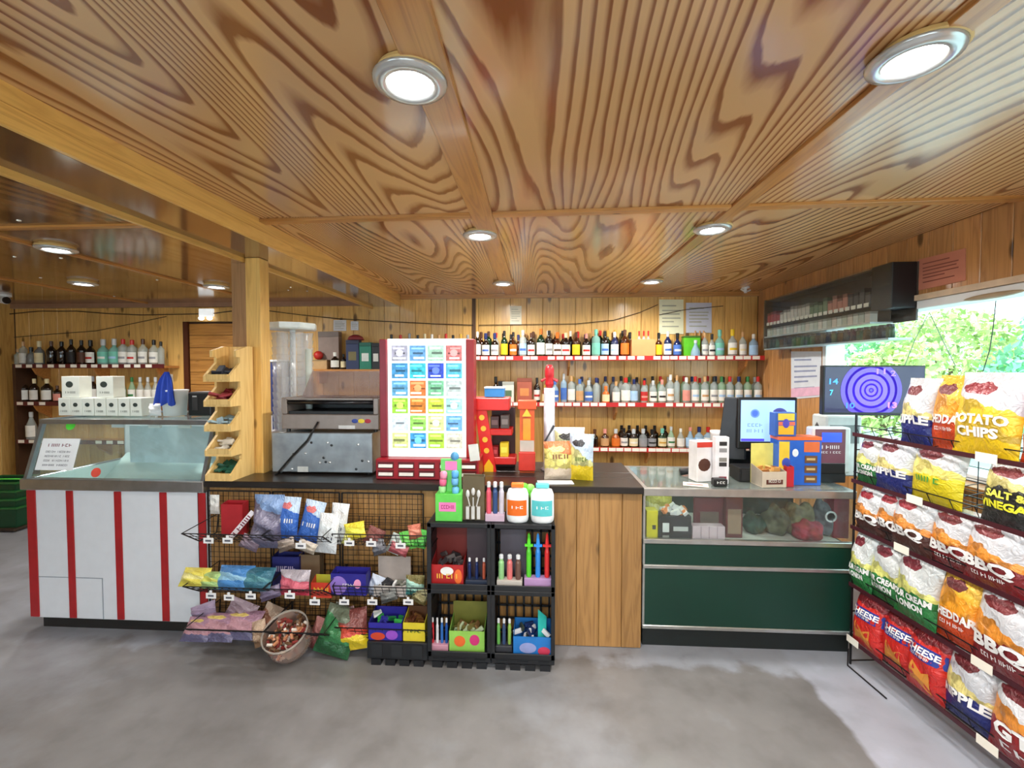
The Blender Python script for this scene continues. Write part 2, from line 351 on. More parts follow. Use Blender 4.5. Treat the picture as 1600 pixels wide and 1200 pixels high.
MB().box(pxl-cxp, pxm-cxp, -.04, .06, 0, BZ-.029).box(pxl-cxp, -1.924-cxp, -.04, .06, BZ-.029, ZL-.001).build('post_board', pine_post2, post, bevel=.003)

# --- back wall with vertical boards
def board_wall(name, label, x0, x1, z0, z1, y, mat, bw=.182, holes=(), sub=True):
    core = MB().box(x0-.1, x1+.1, y+.014, y+.16, z0, z1).build(name, dark_gap); tag(core, label, None, None, 'structure')
    cache = {}
    x = x0
    while x < x1-.01:
        w_ = min(bw, x1-x)
        spans = [(z0, z1)]
        for hx0, hx1, hz0, hz1 in holes:
            if x+w_/2 > hx0 and x+w_/2 < hx1:
                ns = []
                for a, b_ in spans:
                    if hz0 > a: ns.append((a, min(b_, hz0)))
                    if hz1 < b_: ns.append((max(a, hz1), b_))
                spans = ns
        for a, b_ in spans:
            k = (round(w_, 4), round(a, 3), round(b_, 3))
            o = None
            if k in cache:
                o = dupc(cache[k], core, (x+w_/2, y, 0))
            else:
                o = MB().box(-w_/2+.0015, w_/2-.0015, 0, .015, a, b_).build('board', mat, core, (x+w_/2, y, 0), bevel=.003); cache[k] = o
        x += bw
    return core
DX0, DX1 = P(292, 580, YB).x, P(362, 580, YB).x; DZ = P(320, 503, YB).z
board_wall('wall_back', 'knotty pine board wall behind the counter', XL, XR, 0, ZC, YB, pine_wall, holes=((DX0-.02, DX1+.02, -1, DZ),))
# door with horizontal planks
door = MB().box(DX0+.03, DX1+.1, YB+.001, YB+.013, 0, DZ).build('door_1', dark_gap); tag(door, 'pine plank door in the back wall', None, None, 'structure')
z = 0.01
while z < DZ-.02:
    h_ = min(.145, DZ-.02-z); MB().box(-(DX1-DX0)/2+.05, (DX1-DX0)/2+.06, 0, .01, .002, h_-.002).build('plank', pine_door, door, ((DX0+DX1)/2, YB-.012, z), bevel=.003); z += .145
MB().box(DX0-.01, DX0+.045, YB-.035, YB-.001, 0, DZ).build('door_frame', S((84, 40, 22), .4), door)
MB().box(DX0-.21, DX0-.012, YB-.03, YB-.001, 0, DZ+.1).build('door_frame', pine_wall, door)
MB().box(DX0-.012, DX1+.3, YB-.03, YB-.001, DZ+.002, DZ+.16).build('door_frame', pine_wall, door)
tag(MB().box(XL, BX0-.03, YB-.045, YB-.001, ZL-.05, ZL).build('trim_1', S((158, 120, 96), .3)), 'narrow ceiling trim along the left back wall', None, None, 'structure')
tag(MB().box(BX1+.02, XR, YB-.03, YB-.001, ZC-.05, ZC-.001).build('trim_2', pine_x), 'pine ceiling trim along the back wall', None, None, 'structure')
tag(MB().box(P(742, 480, YB).x-.03, P(742, 480, YB).x+.01, YB-.018, YB-.001, 0, ZC-.05).build('trim_3', S((84, 56, 30), .5)), 'dark vertical joint strip on the back wall', None, None, 'structure')
# --- left wall and wall behind the viewer
lw = MB().box(XL-.2, XL-.014, YF, YB, 0, ZC).build('wall_left', dark_gap); tag(lw, 'knotty pine board wall of the left annex', None, None, 'structure')
y = YB-.185; first = None
while y > 2.0:
    if first is None: first = MB().box(-.014, 0, -.09, .09, 0, ZL).build('board', pine_wall, lw, (XL, y+.09, 0), bevel=.003)
    else: dupc(first, lw, (XL, y+.09, 0))
    y -= .182
MB().box(-.01, 0, YF, y+.18, 0, ZL).build('panel', pine_wall, lw, (XL, 0, 0))
# wall behind the viewer with two large shop windows
fw = MB()
fw.box(XL, XR+.2, YF-.12, YF, 0, .75); fw.box(XL, XR+.2, YF-.12, YF, 2.2, ZC+.1)
for a, b_ in ((XL, -4.6), (-2.2, -1.4), (1.6, XR+.2)): fw.box(a, b_, YF-.12, YF, .75, 2.2)
tag(fw.build('wall_front', pine_wall), 'pine shop front wall with wide windows', None, None, 'structure')
for k, (a, b_) in enumerate(((-4.6, -2.2), (-1.4, 1.6))):
    o = MB().box(a+.05, b_-.05, YF-.07, YF-.06, .8, 2.15).build('window_%d' % (k+2), GL((245, 250, 250), 0, .0)); tag(o, 'wide shop front window', None, None, 'structure')
    f_ = MB(); f_.box(a, b_, YF-.09, YF-.03, .75, .8); f_.box(a, b_, YF-.09, YF-.03, 2.15, 2.2); f_.box(a, a+.05, YF-.09, YF-.03, .8, 2.15); f_.box(b_-.05, b_, YF-.09, YF-.03, .8, 2.15)
    f_.build('window_frame', white_paint, o)
# --- right wall with the long window
WY0, WY1, WZ0, WZ1 = .15, PX(1287, 560, XR).y, 1.02, PX(1500, 459, XR).z
rw = MB(); T0, T1 = XR+.014, XR+.15
rw.box(T0, T1, YF, WY0, 0, ZC); rw.box(T0, T1, WY1, YB+.1, 0, ZC); rw.box(T0, T1, WY0, WY1, 0, WZ0); rw.box(T0, T1, WY0, WY1, WZ1, ZC)
rwo = rw.build('wall_right', dark_gap); tag(rwo, 'knotty pine board wall with the long window', None, None, 'structure')
y = YB-.165; cache = {}
while y > YF:
    mid = y+.08
    spans = [(0, ZC)] if mid > WY1 or mid < WY0 else [(0, WZ0), (WZ1, ZC)]
    for a, b_ in spans:
        if (a, b_) in cache: dupc(cache[(a, b_)], rwo, (XR, mid, 0))
        else: cache[(a, b_)] = MB().box(0, .014, -.081, .081, a, b_).build('board', pine_right, rwo, (XR, mid, 0), bevel=.003)
    y -= .165
win = MB().box(XR+.09, XR+.096, WY0+.03, WY1-.03, WZ0+.03, WZ1-.03).build('window_1', GL((238, 250, 246), 0, 0)); tag(win, 'long shop window looking onto green shrubs', None, None, 'structure')
for (y0, y1, z0, z1) in ((WY0, WY1, WZ0, WZ0+.04), (WY0, WY1, WZ1-.05, WZ1), (WY0, WY0+.05, WZ0, WZ1), (WY1-.045, WY1, WZ0, WZ1)):
    MB().box(XR-.012, XR+.14, y0, y1, z0, z1).build('window_frame', white_paint, win, bevel=.003)
MB().box(XR-.12, XR+.012, WY0, WY1, WZ0-.03, WZ0).build('window_sill', pine_x, win, bevel=.003)
tag(MB().box(XR-.03, XR-.002, WY0, WY1+.1, WZ1+.001, WZ1+.035).build('trim_4', S((214, 190, 160), .4)), 'pale trim board over the long window', None, None, 'structure')

# --- downlights
lamp_face = EM((255, 255, 252), LAMP_E, 'lamp_diffuser'); lamp_ring = S((205, 208, 208), .2, .5); lamp_spacer = S((220, 186, 120), .5)
def downlight(p, label, tilt=0.0, power=LAMP_W, group='ceiling downlights'):
    t = thing('ceiling_downlight', label, 'ceiling light', p, 0, group)
    MB().lathe([(.095, .0), (.100, -.012), (.094, -.016)], 28, (.008, -.012, 0)).build('spacer_ring', lamp_spacer, t, smooth=False)
    MB().lathe([(.066, -.020), (.070, -.030), (.088, -.030), (.104, -.024), (.107, -.016), (.100, -.0145), (.066, -.0145), (.066, -.020)], 32, caps=False).build('trim_ring', lamp_ring, t, smooth=True)
    MB().lathe([(.0005, -.026), (.05, -.025), (.066, -.020)], 28).build('diffuser', lamp_face, t, smooth=True)
    ld = bpy.data.lights.new('downlight', 'SPOT'); ld.energy = power; ld.spot_size = math.radians(172); ld.spot_blend = .6; ld.shadow_soft_size = .06; ld.color = (1.0, .965, .91)
    lo = bpy.data.objects.new('lamp_light', ld); COL.objects.link(lo); lo.parent = t; lo.location = (0, 0, -.05)
    return t
spots = [((641, 118), 'large ceiling downlight nearest on the left of the middle panel'), ((1428, 80), 'large ceiling downlight nearest on the right'), ((750, 363), 'ceiling downlight just past the cross batten, left one'), ((1113, 353), 'ceiling downlight just past the cross batten, right one'), ((786, 440), 'small far ceiling downlight above the back shelves, left one'), ((1018, 437), 'small far ceiling downlight above the back shelves, right one')]
for (q, lab) in spots:
    p = PZ(q[0], q[1], ZC); downlight((p.x, p.y, ZC-.002), lab)
for (q, lab) in (((88, 385), 'glowing ceiling light in the left annex, nearest one'), ((130, 440), 'far left glowing ceiling light over the freezer case'), ((338, 445), 'annex ceiling light just left of the post')):
    p = PZ(q[0], q[1], ZL); downlight((p.x, p.y, ZL), lab, power=LAMP_W*.8, group='annex ceiling lights')
for k, (x, y) in enumerate(((-.36, -.3), (1.03, -.3), (-.36, -1.7), (1.03, -1.7))):
    downlight((x, y, ZC-.016), '%s ceiling downlight behind the viewer over the shop front' % ('front left', 'front right', 'rear left', 'rear right')[k], group='downlights behind the viewer')
# ================================================================ freezer display case (left)
cw = S((228, 232, 240), .35, var=.02); tubm = S((226, 244, 244), .35, var=.02); red_stripe = S((172, 30, 36), .4)
CX0, CX1, CY = -3.20, -2.025, 2.60
case = thing('freezer_display_case', 'white freezer display case with red stripes and slanted glass top', 'display case', ((CX0+CX1)/2, CY, 0))
cc = (CX0+CX1)/2; L0, L1 = CX0-cc, CX1-cc
def cb(m): return m
b = MB()                                         # hollow body: front, back, sides, bottom
b.box(L0, L1, 0, .03, .075, .89); b.box(L0, L1, .67, .70, .075, 1.30); b.box(L0, L0+.03, .03, .67, .075, .89); b.box(L1-.03, L1, .03, .67, .075, .89)
b.build('body', cw, case, bevel=.003)
MB().box(L0+.05, L1, .03, .66, 0, .074).build('kick_base', black_matte, case)
for x in (-3.165, -2.91, -2.594, -2.299, -2.05):
    wd = .047 if x > -3.1 else .06
    MB().box(x-cc-wd/2, x-cc+wd/2, -.006, -.0005, .08, .885).build('stripe', red_stripe, case, bevel=.002)
fl = MB(); x1 = -2.713-cc
fl.box(L0+.05, x1, -.0035, -.0008, .335, .339); fl.box(x1, x1+.004, -.0035, -.0008, .08, .339); fl.build('access_flap_seam', S((150, 158, 170), .5), case)
b = MB(); b.box(L0-.015, L1, -.025, .03, .892, .96); b.box(L0-.015, L0+.02, .03, .70, .892, .96); b.box(L1-.02, L1, .03, .70, .892, .96)
b.build('steel_band', steel, case, bevel=.004)
ZT = 1.32
b = MB(); b.box(L0, L1, .085, .115, ZT-.03, ZT); b.box(L0, L1, .67, .70, ZT-.03, ZT); b.box(L0, L0+.022, .115, .67, ZT-.03, ZT); b.box(L1-.022, L1, .115, .67, ZT-.03, ZT)
for x in (L0, L1-.022): b.hexa([(x, -.015, .96), (x+.022, -.015, .96), (x+.022, .012, .96), (x, .012, .96)], [(x, .085, ZT-.03), (x+.022, .085, ZT-.03), (x+.022, .112, ZT-.03), (x, .112, ZT-.03)])
b.build('steel_frame', S((150, 155, 160), .3, .8), case)
cgl = GL((247, 253, 252), .03, .02, gloss=1.1)
MB().hexa([(L0+.024, 0, .962), (L1-.024, 0, .962), (L1-.024, .005, .962), (L0+.024, .005, .962)], [(L0+.024, .094, ZT-.032), (L1-.024, .094, ZT-.032), (L1-.024, .099, ZT-.032), (L0+.024, .099, ZT-.032)]).build('front_glass', cgl, case)
MB().box(L0+.024, L1-.024, .117, .668, ZT-.012, ZT-.006).build('top_glass', cgl, case)
for x in (L0+.006, L1-.012): MB().hexa([(x, .02, .962), (x+.006, .02, .962), (x+.006, .668, .962), (x, .668, .962)], [(x, .115, ZT-.031), (x+.006, .115, ZT-.031), (x+.006, .668, ZT-.031), (x, .668, ZT-.031)]).build('side_glass', cgl, case)
b = MB(); b.box(L0+.032, L1-.032, .032, .42, .80, .82); b.hexa([(L0+.032, .42, .80), (L1-.032, .42, .80), (L1-.032, .66, .80), (L0+.032, .66, .80)], [(L0+.032, .42, .82), (L1-.032, .42, .82), (L1-.032, .66, 1.0), (L0+.032, .66, 1.0)])
b.box(L0+.032, L0+.045, .032, .66, .82, .955); b.box(L1-.045, L1-.032, .032, .66, .82, .955)
b.build('inner_tub', tubm, case)
MB().box(-.28, L1-.06, .40, .41, .98, 1.24).build('inner_back_panel', S((206, 222, 232), .15, .1), case)
for x in (-.13, .12, .32): MB().box(x, x+.08, .118, .13, ZT-.055, ZT-.031).build('clip', white_paint, case)
MB().hexa([(-.36-.0, .012, 1.13), (-.06, .012, 1.13), (-.06, .014, 1.13), (-.36, .014, 1.13)], [(-.36, .01, 1.131), (-.06, .01, 1.131), (-.06, .012, 1.131), (-.36, .012, 1.131)])
def on_glass(x, z, up, off):                       # point on the slanted pane (x, height z)
    k = (z-.962)/(ZT-.032-.962); return (x, .094*k-off, z)
def sticker(px, py, col, lab):
    q = P(px, py, CY+.05); x, z = q.x-cc, q.z
    n = 20; vs = [on_glass(x, z, 0, .003)]+[on_glass(x+.028*math.cos(2*PI*k/n)*1.1, z+.028*math.sin(2*PI*k/n), 0, .003) for k in range(n)]
    m = MB(); m.add(vs, [(0, 1+k, 1+(k+1) % n) for k in range(n)]); m.add([(v[0], v[1]+.0018, v[2]) for v in vs], [(0, 1+(k+1) % n, 1+k) for k in range(n)])
    m.build('sticker', S(col, .5), case, label=lab)
sticker(100, 666, (90, 226, 70), 'round green sticker'); sticker(160, 736, (232, 86, 70), 'round orange sticker')
# the menu card taped on the glass
q0, q1 = P(60, 725, CY+.03), P(127, 677, CY+.07)
card = thing('menu_card', 'white flavour menu card taped to the slanted freezer glass', 'card', (cc, CY, 0))
def cardpt(u, v, off): return on_glass(q0.x-cc+(q1.x-q0.x)*u, 1.01+(.19)*v, 0, off)
m = MB()
m.hexa([cardpt(0, 0, .006), cardpt(1, 0, .006), cardpt(1, 0, .0035), cardpt(0, 0, .0035)], [cardpt(0, 1, .006), cardpt(1, 1, .006), cardpt(1, 1, .0035), cardpt(0, 1, .0035)]); m.build('paper', S((240, 244, 248), .7, var=.03), card)
m = MB(); m.text('Flavors', .10, lambda x, y: cardpt(.5+x, .74+y*1.35, .0065), bold=.03, w=.62); m.build('heading', S((120, 50, 70), .6), card)
m = MB()
for r_ in range(4):
    m.text(['Vanilla  Chocolate', 'Strawberry  Mint', 'Maple  Butterscotch', 'Cookie  Cherry'][r_], .07, lambda x, y, r_=r_: cardpt(.5+x, .55-.14*r_+y*1.2, .0065), bold=.005, w=.66)
m.build('print', S((70, 76, 96), .6), card)

# ================================================================ wooden counter with black top
KX0, KX1, KY = -2.018, .605, 2.62
ctr = thing('sales_counter', 'pine board sales counter with black worktop', 'counter', ((KX0+KX1)/2, KY, 0)); kc = (KX0+KX1)/2
b = MB(); b.box(KX0-kc, KX1-kc, .02, .16, 0, .925); b.box(pxr+.03-kc, KX1-kc, .16, .60, 0, .925); b.build('carcass', dark_gap, ctr)
x = KX0; pb = None
while x < KX1-.01:
    wd = min(.132, KX1-x)
    MB().box(-wd/2+.001, wd/2-.001, 0, .019, .002, .924).build('board', pine_ctr, ctr, (x+wd/2-kc, 0, 0), bevel=.003); x += .132
# worktop, cut out around the post
top = MB(); XP0, XP1 = pxl-.012-kc, pxr+.012-kc; yp = YP-KY-.012
top.box(KX0-kc, KX1-kc, -.045, yp, .926, .965); top.box(XP1, KX1-kc, yp, YP-KY+.13, .926, .965); top.box(KX0-kc, KX1-kc, YP-KY+.13, .64, .926, .965)
top.build('worktop', S((38, 33, 31), .28, var=.25, scale=5), ctr, bevel=.004)
ZK = .965

# ================================================================ glass showcase with green front (register counter)
GX0, GX1, GY = .612, 1.80, 2.63
green = S((6, 54, 42), .4, var=.12, scale=3); alu = S((188, 190, 188), .3, .85)
gc = (GX0+GX1)/2; g0, g1 = GX0-gc, GX1-gc
sh = thing('glass_showcase', 'glass topped showcase counter with dark green front panel', 'display counter', (gc, GY, 0))
MB().box(g0+.01, g1, .03, .60, 0, .12).build('kick_base', S((20, 28, 28), .5), sh)
b = MB(); b.box(g0+.012, g1, 0, .02, .13, .62); b.box(g1-.02, g1, .02, .60, .13, .62); b.box(g0, g0+.012, .02, .6, .13, .62); b.box(g0+.012, g1-.02, .58, .6, .13, .93); b.build('panel', green, sh)
MB().box(g0+.012, g1-.02, .02, .58, .60, .625).build('shelf', S((196, 196, 190), .5), sh)
for z0, z1, yy in ((.118, .14, -.008), (.478, .50, -.012), (.624, .652, -.01), (.905, .95, -.012)): MB().box(g0, g1, yy, .02, z0, z1).build('metal_rail', alu, sh, bevel=.003)
MB().box(g0, g0+.012, -.006, .02, .141, .477).build('metal_rail', alu, sh); MB().box(g0, g0+.012, -.006, .02, .653, .904).build('metal_rail', alu, sh); MB().box(g0, g0+.012, -.006, .02, .501, .623).build('metal_rail', alu, sh)
b = MB(); b.box(g0, g0+.025, .02, .60, .925, .95); b.box(g1-.025, g1, .02, .60, .925, .95); b.box(g0+.025, g1-.025, .575, .6, .925, .95); b.build('metal_frame', alu, sh)
sgl = GL((246, 250, 249), .02, .02, gloss=.7)
MB().box(g0+.014, g1-.001, .004, .009, .653, .904).build('front_glass', sgl, sh); MB().box(g1-.008, g1-.002, .021, .58, .653, .924).build('side_glass', sgl, sh)
MB().box(g0+.026, g1-.026, .021, .574, .940, .949).build('top_glass', GL((232, 243, 239), .14, .05), sh)
ZS = .9505

# ================================================================ back wall shelves and bottles
red_rail = S((196, 34, 34), .4); tagw = S((246, 240, 226), .6, var=.03)
YS = 4.83          # front edge of the back shelves
def wall_shelf(name, label, x0, x1, z, tags=None, dep=None, step=.094, gaps=(), railcol=None, y1=YB-.002):
    c = (x0+x1)/2; t = thing(name, label, 'shelf', (c, YS, z))
    MB().box(x0-c, x1-c, .006, y1-YS, -.028, 0).build('shelf_board', shelf_wood, t, bevel=.002)
    MB().box(x0-c, x1-c, -.004, .005, -.03, .018).build('price_rail', railcol or red_rail, t)
    for xx in (x0+.15, c, x1-.15):
        mbx = MB(); mbx.hexa([(xx-c-.012, .10, -.1), (xx-c+.012, .10, -.1), (xx-c+.012, y1-YS, -.2), (xx-c-.012, y1-YS, -.2)], [(xx-c-.012, .06, -.029), (xx-c+.012, .06, -.029), (xx-c+.012, y1-YS, -.029), (xx-c-.012, y1-YS, -.029)]); mbx.build('bracket', shelf_wood, t)
    x = x0+.06; pt = None; rr = random.Random(int(z*100))
    while x < x1-.05:
        if rr.random() > .1:
            if pt is None: pt = MB().box(-.037, .037, -.0065, -.0042, -.021, .014).build('price_tag', tagw, t, (x-c, 0, 0))
            else: dupc(pt, t, (x-c, 0, 0))
        x += step+rr.uniform(-.012, .014)
    return t
ZS1, ZS2, ZS3 = 1.765, 1.268, .785
wall_shelf('wall_shelf', 'long top bottle shelf on the back wall with red price rail', P(600, 560, YS).x, P(1224, 560, YS).x-.19, ZS1)
wall_shelf('wall_shelf', 'middle bottle shelf on the back wall holding clear spirits', P(745, 630, YS).x, P(1224, 630, YS).x-.19, ZS2)
wall_shelf('wall_shelf', 'lowest back shelf holding dark half bottles', P(860, 700, YS).x, P(1180, 700, YS).x, ZS3, step=.085)
PROF = {   # (radius factor, height factor) body profiles; neck end at .9
 'round': [(.0, 0), (.92, 0), (1, .02), (1, .58), (.93, .64), (.55, .72), (.34, .78), (.30, .90)],
 'tall':  [(.0, 0), (.92, 0), (1, .02), (1, .66), (.9, .71), (.45, .77), (.36, .80), (.33, .91)],
 'slope': [(.0, 0), (.92, 0), (1, .02), (1, .45), (.86, .55), (.5, .70), (.34, .80), (.30, .92)],
 'squat': [(.0, 0), (.95, 0), (1, .03), (1, .50), (.9, .60), (.5, .68), (.34, .72), (.34, .86)],
 'pear':  [(.0, 0), (.9, 0), (1, .08), (.95, .3), (.7, .5), (.4, .66), (.30, .76), (.28, .92)],
}
GLASSM = {'dark': S((30, 20, 14), .08, coat=.5), 'green': S((18, 46, 26), .08, coat=.5), 'brown': S((64, 30, 12), .08, coat=.5), 'amber': S((150, 74, 20), .1, coat=.5),
 'navy': S((22, 34, 74), .1, coat=.5), 'clear': GL((232, 240, 238), .30, .05), 'teal': GL((170, 226, 214), .5, .05), 'lgreen': GL((206, 236, 208), .35, .05), 'lblue': GL((186, 216, 238), .5, .05),
 'grey': GL((170, 176, 176), .45, .05), 'white': S((230, 232, 232), .3), 'red': S((150, 24, 30), .2, coat=.4), 'orange': S((208, 100, 24), .2, coat=.4)}
COLS = {'white': (236, 234, 226), 'cream': (234, 220, 176), 'yellow': (238, 200, 32), 'red': (196, 40, 36), 'blue': (70, 112, 190), 'navy': (30, 42, 96), 'teal': (118, 196, 176), 'orange': (226, 116, 34), 'black': (26, 24, 24),
 'gold': (206, 160, 62), 'green': (44, 120, 62), 'pink': (228, 150, 136), 'grey': (150, 152, 156), 'lblue': (168, 204, 236), 'tan': (206, 160, 108), 'purple': (96, 64, 130), 'silver': (200, 204, 206), 'brown': (86, 50, 30)}
def bottle(x, y, z, h, r, glass, label_c, cap_c, text, style='round', group=None, flat=1.0, lab=(.12, .52), band=None, name='liquor_bottle', cat='bottle'):
    t = thing(name, text, cat, (x, y, z), 0, group)
    pr = [(max(a*r, 1e-5), q*h) for a, q in PROF[style]]
    MB().lathe(pr, 14, sx=1, sy=flat).build('glass_body', GLASSM[glass], t, smooth=True)
    nr = PROF[style][-1][0]*r*1.25; zn = PROF[style][-1][1]*h
    MB().lathe([(nr, zn-.10*h), (nr*1.05, zn-.02*h), (nr*1.05, h*.985), (nr*.8, h)], 10).build('cap', S(COLS[cap_c], .35), t, smooth=False)
    if label_c:
        lm = MB().lathe([(r+.0012, lab[0]*h), (r+.0012, lab[1]*h)], 12, a0=-PI*.97, a1=-PI*.03, sx=1, sy=flat)
        lb = lm.build('label', S(COLS[label_c], .6), t, smooth=True)
        if band:
            MB().lathe([(r+.002, (lab[0]*.65+lab[1]*.35)*h), (r+.002, (lab[0]*.45+lab[1]*.55)*h)], 10, a0=-PI*.8, a1=-PI*.2, sx=1, sy=flat).build('label_band', S(COLS[band], .6), lb, smooth=True)
    return t
gnames = {'dark': 'dark', 'green': 'dark green', 'brown': 'brown', 'amber': 'amber', 'navy': 'navy', 'clear': 'clear', 'teal': 'teal', 'lgreen': 'pale green', 'lblue': 'pale blue', 'grey': 'smoky', 'white': 'white', 'red': 'red', 'orange': 'orange'}
def row(items, Yd, z, where, group, k0=0):
    for k, (px, g, lc, cc_, h, r, st, bd) in enumerate(items):
        x = P(px, 560, Yd).x
        text = '%s bottle %s, %s%s' % (ORD[k+k0], where, gnames[g], (', %s label' % {'lblue': 'light blue'}.get(lc, lc)) if lc else '')
        bottle(x, Yd, z, h, r*1.1, g, lc, cc_, text, st, group, band=bd)
TB = []
for px, cap in ((612, 'black'), (626, 'red'), (640, 'grey'), (653, 'black'), (664, 'cream'), (675, 'white'), (686, 'tan'), (697, 'red'), (708, 'black'), (720, 'gold'), (731, 'grey')): TB.append((px, 'dark' if cap != 'grey' else 'grey', 'white', cap, .255+random.uniform(0, .03), .036, 'round', None))
TB += [(746, 'dark', 'white', 'white', .29, .034, 'round', None), (759, 'dark', 'white', 'navy', .275, .038, 'squat', 'blue'), (773, 'dark', 'white', 'navy', .275, .037, 'squat', 'grey'), (788, 'green', 'yellow', 'black', .30, .035, 'round', None),
 (802, 'brown', 'orange', 'black', .285, .036, 'pear', 'white'), (817, 'clear', 'lblue', 'silver', .305, .036, 'tall', 'blue'), (830, 'dark', 'white', 'brown', .275, .036, 'round', 'red'), (845, 'green', 'white', 'orange', .32, .040, 'round', None), (858, 'dark', 'white', 'black', .30, .035, 'tall', 'grey'),
 (871, 'brown', 'white', 'orange', .28, .041, 'squat', 'brown'), (884, 'dark', 'white', 'cream', .275, .041, 'round', 'red'), (900, 'brown', 'yellow', 'brown', .28, .037, 'round', None), (916, 'dark', 'white', 'pink', .265, .038, 'round', 'red'), (931, 'teal', 'teal', 'teal', .31, .040, 'tall', None), (945, 'dark', 'lblue', 'black', .29, .037, 'round', 'blue'), (960, 'navy', 'white', 'white', .28, .038, 'round', 'lblue'), (976, 'brown', 'orange', 'brown', .305, .042, 'round', None)]
row(TB, YS+.115, ZS1, 'from left on the top shelf', 'spirits on the top back shelf')
rr_ = random.Random(21); TR = []
for k in range(21):
    px = 752+k*11.6
    TR.append((px, rr_.choice(['dark', 'brown', 'green', 'dark', 'clear']), None, rr_.choice(['black', 'red', 'gold', 'brown', 'tan', 'navy', 'white']), rr_.uniform(.26, .31), .034, rr_.choice(['round', 'tall', 'squat']), None))
row(TR, YS+.20, ZS1, 'from left in the top shelf rear row', 'rear row of the top back shelf')
TC = [(1029, 'brown', 'yellow', 'black', .27, .036, 'squat', None), (1043, 'navy', 'white', 'silver', .285, .040, 'round', 'blue'), (1058, 'navy', 'blue', 'black', .265, .042, 'squat', 'white'), (1101, 'clear', 'white', 'tan', .27, .034, 'round', 'grey'), (1112, 'clear', 'white', 'black', .255, .034, 'squat', 'black'),
 (1124, 'teal', 'teal', 'teal', .30, .046, 'squat', 'lblue'), (1144, 'clear', 'white', 'yellow', .305, .046, 'squat', 'yellow'), (1160, 'clear', 'white', 'tan', .275, .038, 'round', 'cream')]
for k, it in enumerate(TC):
    px, g, lc, cp_, h, r, st, bd = it
    bottle(P(px, 560, YS+.115).x, YS+.115, ZS1, h, r, g, lc, cp_, '%s bottle right of the cardboard carton on the top shelf, %s glass' % (ORD[k], gnames[g]), st, 'spirits on the top back shelf', band=bd)
bottle(P(1177, 560, YS+.09).x, YS+.09, ZS1, .25, .045, 'lblue', 'lblue', 'white', 'pale blue bottle at the right end of the top shelf', 'round', 'spirits on the top back shelf')
# carton with three red capped bottles standing in it
q = P(1003, 560, YS+.10); cart = thing('cardboard_carton', 'open brown cardboard carton on the top bottle shelf', 'carton', (q.x, YS+.11, ZS1), 0)
card_m = S((202, 150, 96), .8, var=.08, scale=6)
for (a, b_, c_, d_) in ((-.125, .125, -.085, -.08), (-.125, .125, .08, .085), (-.125, -.12, -.08, .08), (.12, .125, -.08, .08)): MB().box(a, b_, c_, d_, 0, .195).build('side', card_m, cart)
MB().box(-.12, .12, -.08, .08, 0, .004).build('base', card_m, cart)
for k, dx in enumerate((-.03, .02, .068)): bottle(q.x+dx, YS+.11, ZS1+.005, .285, .022, 'clear', None, 'red', '%s red capped bottle standing in the cardboard carton' % ('left', 'middle', 'right')[k], 'tall', 'bottles in the carton')
# green gift box with a pear bottle in front
q = P(1081, 560, YS+.12); gb = thing('gift_box', 'bright green gift box on the top shelf', 'box', (q.x, YS+.16, ZS1), 0)
MB().box(-.085, .085, -.05, .05, 0, .215).build('carton', S((96, 196, 36), .5), gb, bevel=.003); MB().box(-.087, .087, -.052, .052, .216, .235).build('lid', S((70, 110, 40), .5), gb, bevel=.002)
bottle(q.x+.012, YS+.045, ZS1, .185, .05, 'lblue', None, 'silver', 'clear pear shaped bottle in front of the green gift box', 'pear', 'spirits on the top back shelf')
for k, px in enumerate((1083, 1090, 1096)): bottle(P(px, 560, YS+.20).x+.03, YS+.23, ZS1, .30, .018, 'amber', None, 'tan', '%s slim amber bottle peeking over the green gift box' % ('left', 'middle', 'right')[k], 'tall', 'slim amber bottles')
# middle shelf
MB_ = [(893, 'clear', 'white', 'tan', .30, .035, 'tall', None), (906, 'clear', 'tan', 'blue', .265, .036, 'tall', None), (920, 'clear', 'blue', 'silver', .25, .040, 'round', 'white'), (932, 'clear', None, 'navy', .28, .034, 'tall', None), (947, 'orange', 'cream', 'orange', .19, .036, 'squat', None), (963, 'clear', 'white', 'tan', .24, .036, 'round', None), (978, 'clear', 'white', 'red', .28, .044, 'tall', None),
 (991, 'grey', 'lblue', 'navy', .265, .037, 'round', None), (1007, 'clear', 'red', 'red', .25, .034, 'round', 'pink'), (1021, 'clear', 'white', 'silver', .25, .036, 'round', 'black'), (1035, 'clear', 'white', 'pink', .26, .036, 'round', 'black'), (1048, 'clear', 'white', 'white', .315, .034, 'tall', 'tan'), (1058, 'clear', None, 'tan', .31, .030, 'tall', None), (1073, 'clear', 'pink', 'white', .285, .036, 'tall', None)]
for px, cap, g in ((1087, 'red', 'clear'), (1102, 'tan', 'clear'), (1116, 'black', 'clear'), (1128, 'green', 'lgreen'), (1141, 'red', 'clear'), (1155, 'navy', 'clear'), (1169, 'green', 'lgreen'), (1185, 'red', 'clear'), (1199, 'gold', 'clear'), (1210, 'silver', 'clear')): MB_.append((px, g, 'white', cap, .295, .036, 'tall', {'tan': 'tan', 'black': 'grey'}.get(cap, 'lblue')))
MB_ = [m_ for m_ in MB_ if P(m_[0], 560, YS+.115).x < 2.36]
row(MB_, YS+.115, ZS2, 'right of the tall blue one, middle shelf', 'clear spirits on the middle back shelf')
MR = []
for k in range(24):
    px = 897+k*12.3
    if P(px, 560, YS+.20).x < 2.36: MR.append((px, rr_.choice(['clear', 'clear', 'grey', 'lgreen']), None, rr_.choice(['red', 'navy', 'silver', 'black', 'gold', 'green']), rr_.uniform(.27, .30), .034, 'tall', None))
row(MR, YS+.20, ZS2, 'from left in the middle shelf rear row', 'rear row of the middle back shelf')
